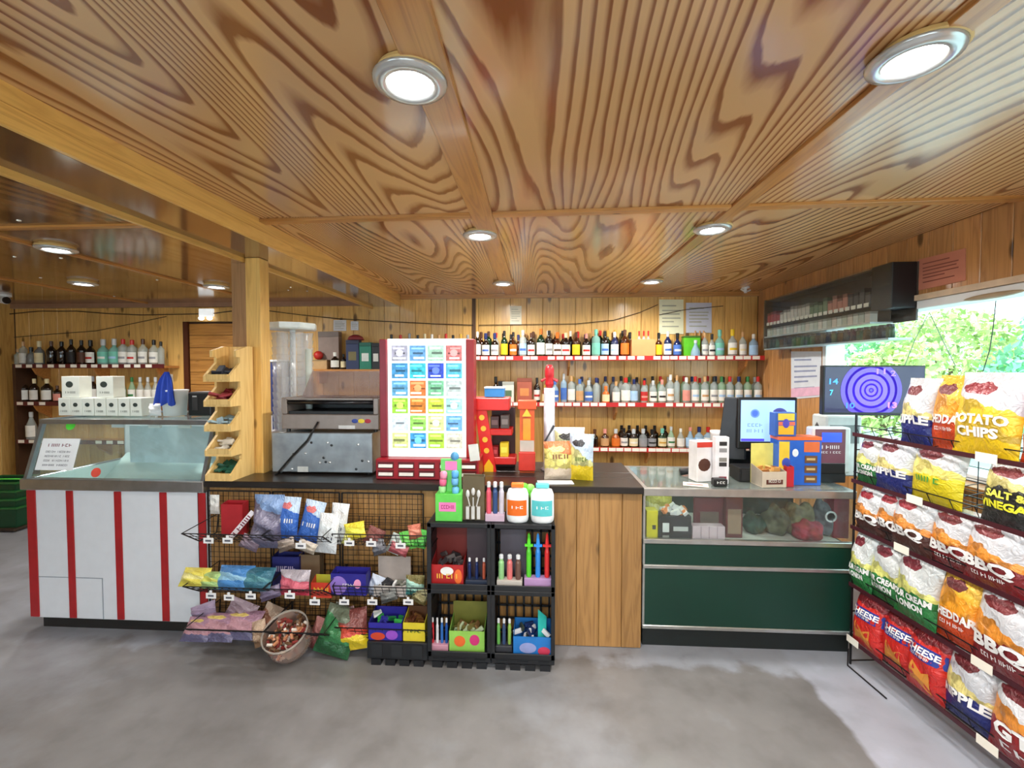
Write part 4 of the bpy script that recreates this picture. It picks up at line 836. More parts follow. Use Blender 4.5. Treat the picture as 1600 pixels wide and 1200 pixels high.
# tier two
for k, (a, b_, t0, t1, c, c2) in enumerate(((279, 320, 889, 917, (236, 222, 90), (240, 232, 150)), (312, 342, 895, 920, (180, 216, 140), (226, 226, 110)), (334, 386, 886, 922, (74, 140, 206), (150, 200, 232)), (376, 420, 889, 924, (58, 118, 140), (90, 150, 160)))): pouch('candy_bag', ['yellow gummy candy bag at the left end of the second tier', 'pale green and yellow candy bag on the second tier', 'sky blue candy bag lying on the second tier', 'teal candy bag lying on the second tier'][k], 'bag', a, b_, t0, t1, 2.35, (c, c2, c), t=.03, tilt=-.6, seed=40+k, wr=1.6, vb=.35, vc=.6)
tray_box('candy_carton', 'navy blue candy carton with pale lettering on the second tier', 426, 468, 868, 924, 2.50, .06, (30, 34, 104), .96, group='candy cartons on the wire rack', txt=('candy', .22, .55, .7, (190, 180, 220)))
tray_box('candy_carton', 'brown cardboard flap carton behind the pink bag', 468, 500, 866, 924, 2.52, .05, (120, 98, 74), .98, group='candy cartons on the wire rack')
pouch('candy_bag', 'pink and clear candy bag on the second tier', 'bag', 438, 482, 892, 930, 2.38, ((196, 50, 80), (222, 110, 130), (200, 190, 200)), t=.035, seed=50, wr=3)
tray_box('candy_carton', 'small red and yellow candy carton on the second tier', 486, 518, 905, 934, 2.43, .06, (206, 60, 40), .8, (190, 190, 60), group='candy cartons on the wire rack', txt=('SOUR', .3, .35, .7, (240, 210, 60)))
tray_box('candy_carton', 'purple and blue candy carton with round print', 517, 572, 894, 930, 2.43, .07, (40, 34, 140), .92, group='candy cartons on the wire rack', emblem=((-.28, .42, .24, .40, (150, 120, 210)), (.26, .5, .1, .2, (240, 160, 200))), txt=('berry', .2, .36, .32, WH))
tray_box('candy_carton', 'pale grey carton with a tall raised back flap', 584, 636, 878, 932, 2.45, .08, (196, 188, 184), .3, (176, 164, 158), group='candy cartons on the wire rack', fill=[(60, 60, 64), (130, 130, 120), (226, 226, 226)])
pouch('candy_bag', 'small teal and olive candy bag at the right end, second tier', 'bag', 634, 662, 900, 930, 2.45, ((70, 160, 160), (170, 214, 200), (120, 110, 60)), t=.022, seed=55, wr=2)
# tier three
for k, (a, b_, t0, t1) in enumerate(((281, 322, 968, 1003), (304, 360, 962, 1003), (340, 396, 958, 1000))): pouch('candy_bag', '%s mauve candy bag lying on the bottom wire tier' % ('leftmost', 'middle', 'rightmost')[k], 'bag', a, b_, t0, t1, 2.345+.015*k, ((100, 96, 130), (186, 138, 150), (170, 128, 150)), t=.03, tilt=-.75, seed=60+k, wr=1.4, vb=.25, vc=.66, logo=(226, 200, 110), group='mauve candy bags')
pouch('candy_bag', 'brown and white striped candy bag on the bottom tier', 'bag', 384, 428, 952, 1008, 2.43, ((110, 84, 60), (150, 100, 76), (196, 170, 150)), t=.04, seed=66, wr=3.5, tilt=-.5, roll=.4)
cx, z, w_, h = dims(420, 488, 944, 1010, 2.40); jar = thing('candy_jar', 'round clear tub of wrapped candies tilted on the bottom tier', 'tub', (cx, 2.42, z)); jar.rotation_euler = (.55, 0, 0)
rj = w_/2*.94
MB().lathe([(.001, 0), (rj*.8, 0), (rj*.97, .02), (rj, .06), (rj, .13)], 28, caps=False).build('tub', GL((232, 214, 206), .28, .08), jar, smooth=True); MB().lathe([(rj*.97, .13), (rj*1.03, .132), (rj*1.03, .145), (rj*.97, .147), (rj*.97, .13)], 28, caps=False).build('rim', GL((236, 230, 222), .3, .08), jar, smooth=True)
m = MB(); rs = random.Random(9); ms = [S((216, 150, 110), .4), S((150, 60, 56), .4), S((236, 226, 214), .4), S((120, 88, 60), .4)]
for q in range(170):
    r_ = rj*.88*math.sqrt(rs.random()); a_ = rs.uniform(0, 6.28); mt = Matrix.Translation((r_*math.cos(a_), r_*math.sin(a_), rs.uniform(.02, .125))) @ Matrix.Rotation(rs.uniform(0, 3), 4, 'Z') @ Matrix.Rotation(rs.uniform(-1, 1), 4, 'Y')
    m.obox(mt, .030, .012, .012, q % 4)
m.build('wrapped_candies', ms, jar, kind='stuff')
pouch('candy_bag', 'dark green candy bag with white flecks on the bottom tier', 'bag', 489, 542, 955, 1024, 2.40, ((36, 92, 56), (60, 130, 80), (120, 130, 110)), t=.045, seed=70, wr=3, tilt=-.4, roll=.25)
pouch('candy_bag', 'red and yellow candy bag on the bottom tier', 'bag', 524, 576, 958, 1016, 2.42, ((226, 200, 40), (206, 70, 50), (130, 70, 66)), t=.04, seed=71, wr=2.2, tilt=-.35, roll=-.2, vb=.35, vc=.62)

EX = [(372, 400, 838, 858, 2.40, (110, 92, 110), 'mauve wrapper in front of the red carton'), (436, 462, 842, 860, 2.36, (120, 104, 92), 'brown wrapped bar under the left blue gum pouch'), (462, 490, 846, 862, 2.36, (150, 140, 126), 'tan wrapped bar under the right blue gum pouch'), (584, 604, 846, 866, 2.43, (80, 82, 92), 'dark silver wrapper in the top tier right basket'), (606, 634, 850, 866, 2.43, (150, 60, 70), 'dull red wrapper in the top tier right basket'),
 (408, 440, 918, 936, 2.36, (96, 86, 116), 'mauve wrapper below the navy carton'), (570, 590, 900, 930, 2.47, (140, 150, 170), 'blue grey pouch right of the purple carton'), (596, 622, 922, 940, 2.42, (90, 92, 90), 'crinkled silver wrapper below the grey carton'), (640, 664, 920, 942, 2.43, (120, 112, 70), 'olive wrapper at the right end, second tier'),
 (398, 420, 972, 1010, 2.37, (140, 110, 84), 'tan candy bag left of the round tub'), (476, 496, 968, 1012, 2.45, (120, 60, 56), 'dark red candy bag right of the round tub'), (536, 560, 952, 985, 2.48, (110, 70, 70), 'brown bag behind the red and yellow bag'), (506, 530, 946, 990, 2.50, (70, 76, 66), 'dark olive bag behind the green bag'), (300, 340, 945, 972, 2.46, (110, 90, 120), 'purple bag at the back of the bottom tier'), (350, 392, 940, 968, 2.47, (120, 96, 110), 'dusky bag at the back of the bottom tier')]
for k, (a, b_, t0, t1, Y, c, lab) in enumerate(EX): pouch('candy_bag', lab, 'bag', a, b_, t0, t1, Y, (c, tuple(min(255, q+40) for q in c), tuple(min(255, q+70) for q in c)), t=.022, tilt=-.3, roll=.35*(-1)**k, seed=140+k, wr=2.4, group='loose candy wrappers')

# ================================================================ black crate shelving
QY = 2.385; q0, q1, qm = P(668, 930, QY).x, P(867, 930, QY).x, P(767, 930, QY).x
zt, zm, zf = P(768, 818, QY).z, P(768, 922, QY).z, P(768, 1022, QY).z
cr = S((26, 28, 33), .45, var=.2); QD = .215
def crate(name, label, x0, x1, z0, z1, feet=False):
    c = (x0+x1)/2; t = thing(name, label, 'crate', (c, QY, z0), 0, 'black plastic crates stacked on their sides'); w_ = (x1-x0)/2-.001; h = z1-z0-.001; k = .014
    for x in (-w_, w_-k): MB().box(x, x+k, 0, QD, 0, h).build('side', cr, t, bevel=.002)
    MB().box(-w_+k, w_-k, 0, QD, 0, k).build('bottom', cr, t, bevel=.002); MB().box(-w_+k, w_-k, 0, QD, h-k, h).build('top', cr, t, bevel=.002)
    m = MB()
    for q in range(7): x = -w_+k+.01+(2*w_-2*k-.02)*q/6; m.box(x-.006, x+.006, QD-.012, QD-.004, k, h-k)
    for q in range(5): z = k+.02+(h-2*k-.04)*q/4; m.box(-w_+k, w_-k, QD-.012, QD-.004, z-.006, z+.006)
    m.build('lattice_back', cr, t)
    m = MB()
    for x in (-w_, w_-.02): m.box(x-.002 if x < 0 else x, x+.022, -.008, .0, 0, h)
    m.box(-w_, w_, -.008, 0, h-.024, h); m.box(-w_, w_, -.008, 0, 0, .03); m.build('rim', cr, t, bevel=.002)
    return t
crate('plastic_crate', 'upper left black crate under the green candy box', q0, qm, zm, zt); crate('plastic_crate', 'upper right black crate holding bright toy wands', qm, q1, zm, zt)
crate('plastic_crate', 'lower left black crate holding pens and a green box', q0, qm, zf-.02, zm); crate('plastic_crate', 'lower right black crate holding the blue opened box', qm, q1, zf-.02, zm)
def base_crate(x0, x1, z1, label):
    c = (x0+x1)/2; t = thing('plastic_crate', label, 'crate', (c, QY, 0), 0, 'black plastic base crates'); w_ = (x1-x0)/2-.001
    MB().box(-w_, w_, 0, QD, .035, z1-.001).build('body', cr, t, bevel=.003)
    n_ = 4
    for q in range(n_):
        x = -w_+.01+(2*w_-.02)*(q+.5)/n_; MB().box(x-w_*.16, x+w_*.16, .0, QD, 0, .034).build('foot', cr, t)
    for q in range(3): x = -w_+2*w_*(q+.5)/3; MB().box(x-.03, x+.03, -.004, -.0005, .05, z1-.012).build('rib_panel', S((34, 37, 42), .5), t)
    return t
base_crate(q0, qm, zf-.021, 'low black crate base under the left crates'); base_crate(qm, q1, zf-.021, 'low black crate base under the right crates')
b0 = P(573, 1000, QY).x; zb = P(620, 1004, QY).z; base_crate(b0, q0-.002, zb, 'low black crate under the purple and yellow candy boxes')
YI = QY+.03
cands = []
def cbox(*a, **k): return tray_box(*a, **k)
cbox('candy_carton', 'blue and purple lollipop carton on the low black crate', 576, 628, 955, 1004, QY+.02, .12, (42, 36, 150), .62, None, emblem=((-.22, .2, .22, .12, (206, 70, 40)), (.2, .25, .18, .15, (150, 80, 200))), fill=[(70, 190, 90), (60, 60, 160), (226, 226, 226), (40, 130, 70)], group='cartons on the crates')
cbox('candy_carton', 'yellow candy carton at the right end of the low crate', 630, 664, 962, 1003, QY+.02, .11, (222, 202, 50), .72, (96, 60, 36), txt=('sour', .2, .35, .6, (90, 120, 40)), fill=[(90, 50, 30), (120, 80, 40)], group='cartons on the crates')
def zoff(t, z):
    t.location.z = z; return t
zu, zl = zm+.014, zf-.02+.014
zoff(cbox('candy_carton', 'red candy carton with raised header in the upper left crate', 673, 724, 830, 911, QY+.02, .15, (176, 34, 36), .38, (120, 38, 34), emblem=((0, .26, .2, .08, (236, 236, 236)), (.34, .16, .12, .14, (236, 110, 50))), txt=('SWEET', .13, .12, .62, (240, 190, 70)), fill=[(90, 84, 84), (60, 56, 60)], group='cartons in the crates'), zu)
def tubes(name, label, px0, px1, yt, yb, Y, cols, base, n, z=None, r=.009, knob=False, d=.05, group=None):
    cx, zz, w_, h = dims(px0, px1, yt, yb, Y); zz = zz if z is None else z; t = thing(name, label, 'display', (cx, Y, zz), 0, group)
    MB().box(-w_/2, w_/2, 0, d, 0, h*.16).build('tray', S(base, .5), t, bevel=.002)
    for k in range(n):
        x = -w_/2+w_*(k+.5)/n; c = cols[k % len(cols)]; rr = min(r, w_/n*.42)
        p = MB().lathe([(.001, 0), (rr*.8, 0), (rr, .01), (rr, h*.5), (rr*.7, h*.55), (rr*.7, h*.60)], 10, (x, d*.5, h*.14)).build('tube', S(c, .3), t, smooth=False)
        if knob:
            m = MB(); hz = h*.14+h*.60; m.box(x-rr*1.6, x+rr*1.6, d*.5-.006, d*.5+.006, hz, hz+.012); m.lathe([(rr*.8, 0), (rr*.5, h*.18), (.001, h*.22)], 8, (x, d*.5, hz+.012)); m.build('handle', S([min(255, q*1.1) for q in c], .3), p)
        else: MB().lathe([(rr*.75, 0), (rr*.75, h*.10), (rr*.5, h*.12)], 8, (x, d*.5, h*.75)).build('cap', S((226, 228, 232), .3), p)
    return t
tubes('candy_tube_display', 'tray of navy candy tubes in the upper left crate', 727, 761, 862, 908, QY+.02, [(26, 44, 96), (26, 44, 96), (176, 84, 60)], (44, 54, 76), 3, zu)
tray_box('hanging_card', 'dark card pack behind the navy candy tubes', 730, 762, 826, 905, QY+.12, .03, (70, 58, 66), .98).location.z = zu
tubes('candy_tube_display', 'tray of green and pink candy bottles, upper right crate', 776, 816, 848, 902, QY+.02, [(150, 206, 140), (226, 120, 120), (110, 80, 70)], (206, 198, 190), 3, zu, r=.016)
tray_box('hanging_card', 'grey card pack at the back of the upper right crate', 782, 822, 824, 900, QY+.13, .03, (92, 88, 100), .98).location.z = zu
tubes('toy_wand_display', 'green, blue and red toy wands in a lilac tray', 819, 862, 826, 908, QY+.02, [(90, 206, 50), (50, 140, 230), (226, 50, 50)], (190, 150, 200), 3, zu, r=.014, knob=True)
tubes('pen_display', 'pack of red and blue candy pens in the lower left crate', 671, 700, 958, 1013, QY+.02, [(206, 50, 60), (226, 226, 232), (50, 110, 190), (30, 80, 160)], (206, 150, 170), 4, zl, r=.008)
zoff(cbox('candy_carton', 'lime green candy carton with fruit print, lower left crate', 702, 757, 955, 1015, QY+.025, .13, (150, 206, 90), .52, (120, 120, 50), emblem=((-.2, .26, .16, .14, (236, 110, 50)), (.22, .3, .14, .14, (206, 50, 120))), fill=[(190, 206, 170), (120, 110, 60), (130, 96, 60)], group='cartons in the crates'), zl)
tubes('candy_tube_display', 'small tray of green capped tubes in the lower right crate', 774, 800, 956, 1012, QY+.03, [(110, 186, 90), (60, 80, 120), (150, 190, 90)], (60, 62, 70), 3, zl, r=.010)
bl = zoff(cbox('candy_carton', 'blue carton with torn turquoise flap in the lower right crate', 802, 862, 942, 1024, QY+.015, .14, (34, 120, 200), .34, None, emblem=((-.12, .13, .22, .10, (150, 160, 214)), (.3, .08, .16, .08, (206, 60, 90))), fill=[(236, 236, 240), (30, 50, 100), (60, 70, 60)], group='cartons in the crates'), zl)
fm = MB(); fm.add([(.03, .03, .06), (.075, .05, .055), (.078, .08, .17), (.03, .06, .22), (.03, .034, .06), (.075, .054, .055), (.078, .084, .17), (.03, .064, .22)], [(0, 1, 2, 3), (7, 6, 5, 4), (0, 4, 5, 1), (1, 5, 6, 2), (2, 6, 7, 3), (3, 7, 4, 0)]); fm.build('torn_flap', S((60, 206, 196), .4), bl)
# on top of the crates
ct = thing('tiered_candy_box', 'green tiered candy box with pink and blue sweets on the crates', 'box', (P(701, 812, QY+.02).x, QY+.02, zt))
wq = (P(722, 800, QY).x-P(680, 800, QY).x)/2
MB().box(-wq, wq, 0, .11, 0, .15).build('carton', S((98, 206, 84), .5), ct, bevel=.002); MB().box(-wq*.72, wq*.55, -.002, -.0005, .055, .105).build('panel_print', S((236, 130, 190), .5), ct)
MB().text('sweets', .03, lambda x, y: (x-.005, -.0035, .07+y), w=.07).build('lettering', S((170, 40, 110), .5), ct)
MB().box(-wq*.75, wq*.8, .06, .085, .15, .33).build('header_card', S((110, 206, 110), .5), ct)
MB().box(-wq*.4, wq*.5, .057, .0595, .27, .32).build('panel_print', S((240, 130, 190), .5), ct); MB().ball((wq*.3, .07, .345), .024, .02, .026).build('topper', S((80, 150, 200), .4), ct, smooth=True)
for k, (u, z, c) in enumerate(((-.55, .17, (160, 226, 150)), (.45, .165, (110, 190, 236)), (-.5, .21, (240, 110, 150)), (.4, .215, (110, 180, 230)), (-.45, .25, (246, 150, 180)), (.42, .255, (90, 170, 230)))): 
    m = MB(); m.lathe([(.001, -.02), (.018, -.02), (.02, -.006), (.02, .012), (.012, .02), (.001, .021)], 12, (u*wq, .03, z)); m.build('sweet_tub', S(c, .35), ct, smooth=True)
fp = tray_box('toy_pack', 'card of white and grey toy spoons on the crates', 723, 757, 742, 812, QY+.05, .03, (96, 84, 60), .97); fp.location.z = zt
for k, x in enumerate((-.03, .0, .03)):
    m = MB(); m.ball((x, -.012, .15+.012*(k == 1)), .011, .006, .022, 8, 6); m.tube([(x, -.012, .13), (x*.6, -.012, .08)], .004, 5); m.box(x-.009, x+.009, -.022, -.004, .012, .08); m.build('spoon', S((222, 222, 220), .25, .3), fp)
tubes('candy_tube_display', 'pink and blue candy tubes with clear lids on the crates', 758, 788, 742, 812, QY+.03, [(226, 90, 110), (50, 80, 130), (206, 200, 214)], (206, 180, 200), 3, zt, r=.014)
def tub_bag(label, px0, px1, c, sw, name='gum_tub'):
    cx, zz, w_, h = dims(px0, px1, 762, 816, QY+.03); t = thing(name, label, 'tub', (cx, QY+.045, zt), 0, 'white gum tubs')
    MB().lathe([(.001, 0), (.85*w_/2, 0), (w_/2*.95, .01), (w_/2, .03), (w_/2*.98, h*.8), (w_/2*.8, h*.95), (.001, h)], 18, sy=.62).build('tub', S((236, 240, 244), .35), t, smooth=True)
    MB().lathe([(w_/2*1.012, h*.22), (w_/2*1.012, h*.66)], 14, a0=-PI*.85, a1=-PI*.2, sy=.64).build('label', S(c, .5), t, smooth=True)
    MB().text(sw, .022, lambda x, y: (x, -w_/2*.64-.0035+abs(x)*.25, h*.42+y), w=w_*.5).build('lettering', S((250, 250, 250), .5), t)
    MB().box(-w_*.28, w_*.28, -w_/2*.3, w_/2*.3, h, h+.022).build('cap', S([min(255, q+20) for q in c], .4), t, bevel=.004)
tub_bag('white gum tub with orange label on the right crate', 791, 826, (236, 110, 24), 'gum'); tub_bag('white gum tub with turquoise label at the right crate end', 829, 866, (90, 200, 206), 'gum')
gp = thing('toy_frog_pack', 'bright green toy clump behind the white gum tubs', 'toy', (P(823, 770, QY+.14).x, QY+.14, zt)); MB().box(-.02, .02, -.015, .015, 0, .10).build('stand', S((60, 120, 50), .5), gp)
for k, (x, z) in enumerate(((-.035, .12), (.0, .14), (.035, .12), (-.015, .165), (.02, .16))): MB().ball((x, 0, z), .026, .02, .024, 8, 6).build('toy', S((110, 226, 60) if k % 2 else (150, 240, 110), .35), gp, smooth=True)
# ================================================================ goods on the freezer case
ZF = 1.3205; ref_y = 645
def lettered(t, s, size, x, y, z, col, w_=None): MB().text(s, size, lambda a, b_: (x+a, y, z+b_), w=w_).build('lettering', S(col, .5), t)
wb = S((226, 230, 222), .5, var=.04); seal = S((50, 62, 60), .5)
def white_box(px0, px1, yt, Y, z, lab, group, d=.11):
    a, b_ = P(px0, 640, Y), P(px1, 640, Y); h = P((px0+px1)/2, yt, Y).z-z; t = thing('cone_box', lab, 'box', ((a.x+b_.x)/2, Y, z), 0, group); w_ = (b_.x-a.x)/2-.001
    MB().box(-w_, w_, 0, d, 0, h).build('carton', wb, t, bevel=.002); MB().ball((-w_*.1, -.0005, h*.62), w_*.42, .0015, w_*.34, 10, 6).build('emblem', seal, t)
    MB().text('CONES', .02, lambda x, y: (x, -.0018, h*.2+y), w=w_*1.1).build('lettering', S((110, 116, 112), .5), t)
    return h
xs_ = [91+18.7*k for k in range(8)]; hh = 0
names_ = ['leftmost', 'second from left', 'third from left', 'fourth from left', 'fifth from left', 'sixth from left', 'seventh from left', 'rightmost']
for k in range(7): hh = white_box(xs_[k], xs_[k+1]-.4, 622, 2.90, ZF, '%s small white printed box in the row on the freezer case' % names_[k if k < 6 else 7], 'white boxes on the freezer')
white_box(97, 125, 588, 2.915, ZF+hh+.001, 'white printed box stacked on the freezer boxes, left one', 'stacked white boxes', .09); white_box(151, 178, 588, 2.915, ZF+hh+.001, 'white printed box stacked on the freezer boxes, right one', 'stacked white boxes', .09)
t = thing('paper_bag', 'small crumpled white paper bag beside the box row', 'bag', (P(239, 645, 2.9).x, 2.92, ZF)); m, _ = bag_mesh(.085, .085, .03, 77, 3); m.build('bag_body', S((232, 232, 234), .6), t, smooth=True)
bk = thing('bucket', 'white bucket under the blue cloth on the freezer case', 'bucket', (P(272, 645, 2.95).x, 2.96, ZF)); MB().lathe([(.001, 0), (.066, 0), (.078, .165), (.082, .167), (.082, .178), (.074, .178), (.06, .02), (.001, .02)], 24).build('pail', white_paint, bk, smooth=True)
MB().lathe([(.028, .021), (.028, .285), (.001, .286)], 14, (-.03, -.02, 0)).build('roll', white_paint, bk, smooth=True)
cl = thing('cloth', 'royal blue cloth draped over the freezer top', 'cloth', (P(256, 632, 2.862).x, 2.862, P(256, 632, 2.862).z)); m = MB(); nx, nz = 12, 10; hcl = P(256, 581, 2.862).z-P(256, 632, 2.862).z
vs = []
for side in (0, 1):
    for j in range(nz+1):
        v = j/nz; hw = .062*(1-v**2.2)+.012
        for i in range(nx+1): u = i/nx*2-1; vs.append((u*hw*(1+.12*math.sin(5*v+u*3)), .012*math.sin(u*9+v*2)*(1-v*.6)+.03*v+side*.006, v*hcl+(.012*math.sin(7*u) if j == 0 else 0)))
st = nx+1; fs = [(j*st+i, j*st+i+1, (j+1)*st+i+1, (j+1)*st+i) for j in range(nz) for i in range(nx)]; off = (nz+1)*st
m.add(vs, fs+[tuple(q+off for q in f[::-1]) for f in fs]); m.build('fabric', S((40, 76, 190), .8), cl, smooth=True)
pr = thing('receipt_printer', 'black boxy dispenser on the freezer case beside the bins', 'dispenser', (P(314, 648, 2.92).x, 2.92, ZF)); MB().box(-.095, .075, 0, .14, 0, .165).build('housing', black_plastic, pr, bevel=.012, seg=2); MB().box(-.06, -.02, -.003, -.0005, .04, .13).build('panel', S((60, 62, 66), .3), pr); MB().box(-.055, -.025, -.005, -.003, .13, .14).build('badge', S((180, 182, 186), .4), pr)

# ================================================================ pine bin tower on the counter
tw = thing('candy_bin_tower', 'pine bin tower with five open bins of small goods', 'bin stand', (-1.926, 2.576, ZK)); TH = .82
def zig(inset=0.0):
    pts = [(.25, 0)]; n_ = 5; hstep = (TH-.07)/n_
    pts = [(.22, 0), (0.0, 0)]
    for k in range(n_): z0 = k*hstep; pts += [(0.0, z0+.035), (.095, z0+.115), (.095, z0+hstep), (.0 if k < n_-1 else .06, z0+hstep)]
    pts += [(.06, TH-.03), (.17, TH), (.22, TH)]; return pts
zz = zig()
MB().prism(zz, lambda a, b_: (.068, a, b_), lambda a, b_: (.084, a, b_)).build('side_panel', pine_stand, tw)
MB().prism(zz, lambda a, b_: (-.084, a, b_), lambda a, b_: (-.068, a, b_)).build('side_panel', pine_stand, tw)
MB().box(-.0675, .0675, .206, .22, 0, TH).build('back_panel', pine_stand, tw)
hs = (TH-.07)/5
goods = [((40, 96, 76), 'green sachets'), ((214, 206, 190), 'pale sachets'), ((150, 176, 186), 'clear sachets'), ((150, 44, 52), 'red sachets'), ((46, 52, 66), 'navy sachets')]
for k in range(5):
    z0 = k*hs; MB().box(-.0675, .0675, 0, .205, z0+.0, z0+.012).build('bin_floor', pine_stand, tw); MB().box(-.0675, .0675, 0, .012, z0+.0125, z0+.045).build('bin_lip', pine_stand, tw)
    rs = random.Random(k); m = MB()
    for q in range(16):
        mt = Matrix.Translation((rs.uniform(-.05, .05), rs.uniform(.03, .17), z0+.03+rs.uniform(0, .05))) @ Matrix.Rotation(rs.uniform(-1, 1), 4, 'X') @ Matrix.Rotation(rs.uniform(0, 3), 4, 'Z'); m.obox(mt, .055, .035, .012)
    m.build('sachets', S(goods[k][0], .5, var=.3), tw, kind='stuff', label=goods[k][1])

# ================================================================ machines on the counter
hm = S((158, 164, 170), .32, .75, var=.22, scale=9)
mc = thing('steel_cabinet', 'dented grey steel cabinet on the black worktop', 'cabinet', (P(503, 740, 2.78).x, 2.78, ZK)); wq = (P(582, 740, 2.78).x-P(425, 740, 2.78).x)/2; hc = P(503, 676, 2.78).z-ZK
MB().box(-wq, wq, 0, .36, .012, hc).build('body', hm, mc, bevel=.006, seg=2)
for x in (-wq+.04, wq-.04):
    for y in (.04, .32): MB().lathe([(.015, 0), (.015, .013)], 8, (x, y, 0)).build('foot', black_plastic, mc)
for k, (u, v) in enumerate(((-.1, .76), (.06, .76), (.10, .70), (.36, .72), (-.28, .48), (-.16, .5), (.02, .40), (-.02, .28), (.04, .3), (.08, .29), (.40, .34), (.46, .32), (.34, .14), (-.3, .12))): MB().ball((u*wq*2, -.0005, v*hc), .009, .0035, .008, 8, 5).build('dent_rivet', S((226, 230, 232) if k % 2 else (60, 62, 66), .2, .6), mc, smooth=True)
MB().box(-.16, -.09, -.0025, -.0005, .015, .05).build('sticker', S((206, 208, 206), .5), mc)
wt = thing('food_warmer', 'brown grey countertop warmer with clear sloping hood and black slot', 'warmer', (P(516, 676, 2.78).x, 2.80, ZK+hc+.001)); w2 = (P(594, 640, 2.8).x-P(437, 640, 2.8).x)/2; hw = P(516, 622, 2.8).z-(ZK+hc)
grey_br = S((142, 130, 124), .35, .35, var=.1); wq2 = w2*.93
MB().box(-w2, wq2, 0, .30, .018, hw*.52).build('base_housing', grey_br, wt, bevel=.006, seg=2)
for x in (-w2, wq2-.035): MB().box(x, x+.035, .0, .30, hw*.521, hw).build('cheek', grey_br, wt, bevel=.004)
MB().box(-w2+.036, wq2-.036, .02, .29, hw*.523, hw*.60).build('slot_tray', black_plastic, wt); MB().box(-w2+.036, wq2-.036, .28, .295, hw*.6, hw).build('inner_back', black_plastic, wt)
MB().tube([(-w2+.037, .012, hw*.86), (wq2-.037, .012, hw*.86)], .012, 10).build('roller', S((40, 40, 44), .2, .4), wt, smooth=True); MB().box(-w2+.036, wq2-.036, .0, .29, hw*.93, hw).build('top_rail', grey_br, wt, bevel=.003)
for x in (-w2+.03, wq2-.03):
    for y in (.03, .27): MB().lathe([(.013, 0), (.013, .019)], 8, (x, y, 0)).build('foot', black_plastic, wt)
for k, c in enumerate(((40, 66, 150), (236, 214, 60), (170, 40, 60))): MB().ball((wq2*.50+k*.042, -.001, hw*.33), .022, .002, .014, 10, 6).build('badge', S(c, .4), wt)
MB().box(wq2*.15, wq2*.5, -.0025, -.0005, hw*.10, hw*.2).build('name_plate', S((206, 206, 206), .4), wt)
hd = MB(); zh = P(516, 580, 2.9).z-(ZK+hc); gl_h = GL((222, 212, 212), .16, .06)
sec = [(.02, hw+.002), (.16, zh), (.27, zh), (.29, hw+.002)]
hd.prism(sec, lambda a, b_: (-w2*.62, a, b_), lambda a, b_: (wq2+.0, a, b_)); hd.build('clear_hood', gl_h, wt)
cordp = [P(497, 661, 2.79), P(480, 690, 2.765), P(455, 716, 2.762), P(436, 738, 2.76), P(428, 747, 2.75)]
t = thing('power_cord', 'black power cord hanging down the steel cabinet', 'cord', cordp[-1]); MB().tube([p-cordp[-1]+Vector((0, 0, .008)) for p in cordp], .006, 6).build('cable', black_plastic, t, smooth=True)
# cup dispenser
cd = thing('cup_dispenser', 'white topped dispenser of clear plastic cup sleeves', 'dispenser', (P(459, 640, 3.10).x, 3.10, ZK)); zt_ = P(459, 506, 3.10).z-ZK
MB().lathe([(.19, 0), (.19, .018), (.001, .018)], 8).build('base', white_paint, cd); MB().lathe([(.155, zt_-.045), (.165, zt_-.035), (.165, zt_), (.001, zt_)], 8).build('lid', S((226, 234, 232), .3), cd)
MB().lathe([(.02, .018), (.02, zt_-.045)], 8).build('pole', white_paint, cd)
cupm = GL((244, 246, 248), .24, .06)
for k in range(6):
    a_ = 2*PI*k/6+.3; c_ = (.095*math.cos(a_), .095*math.sin(a_), 0); prof = []
    n_ = 16
    for q in range(n_): z0 = .10+(zt_-.16)*q/n_; prof += [(.034, z0), (.042, z0+(zt_-.16)/n_*.9)]
    MB().lathe(prof, 10, c_).build('cup_stack', cupm, cd, smooth=False)
t = thing('clear_tube', 'clear plastic tube leaning by the cup dispenser', 'tube', (P(481, 640, 2.98).x, 3.0, ZK)); MB().lathe([(.022, 0), (.022, P(481, 546, 3.0).z-ZK), (.001, P(481, 546, 3.0).z-ZK+.004)], 14).build('tube', GL((232, 240, 236), .4, .08), t, smooth=True)
# bin, box and goods against the wall behind the machines
t = thing('storage_tote', 'navy storage tote with white rim behind the post', 'tote', (P(421, 600, 4.6).x, 4.55, 0)); MB().box(-.13, .13, 0, .3, 0, P(421, 566, 4.6).z).build('body', S((52, 62, 110), .4), t, bevel=.01); zq = P(421, 566, 4.6).z; MB().box(-.14, .14, -.01, .31, zq+.001, zq+.025).build('rim', white_paint, t, bevel=.006)
ws = thing('side_table', 'plain brown back shelf behind the food warmer', 'shelf', (P(545, 580, 4.8).x, 4.83, P(545, 577, 4.83).z)); MB().box(-.52, .42, 0, .245, -.03, 0).build('shelf_board', shelf_wood, ws); ZW = P(545, 577, 4.83).z
for x in (-.4, .3): MB().box(x, x+.025, .05, .245, -.16, -.031).build('bracket', shelf_wood, ws)
gift(541, 561, 4.86, P(550, 531, 4.86).z-ZW, (40, 52, 92), 'navy gift box on the back shelf behind the warmer', ZW, .08, emb=(120, 110, 70)); gift(562, 580, 4.86, P(570, 535, 4.86).z-ZW, (34, 128, 104), 'green gift box with white label on the back shelf', ZW, .08, emb=(226, 232, 226)); gift(581, 594, 4.87, P(586, 536, 4.87).z-ZW, (34, 34, 38), 'black slim box at the right of the back shelf', ZW, .08, emb=(226, 226, 220))
gift(489, 511, 4.87, P(500, 562, 4.87).z-ZW, (196, 160, 110), 'low tan carton on the back shelf', ZW, .1); gift(498, 530, 4.96, P(514, 518, 4.96).z-ZW, (150, 130, 120), 'dusty brown box at the back of the shelf', ZW, .08)
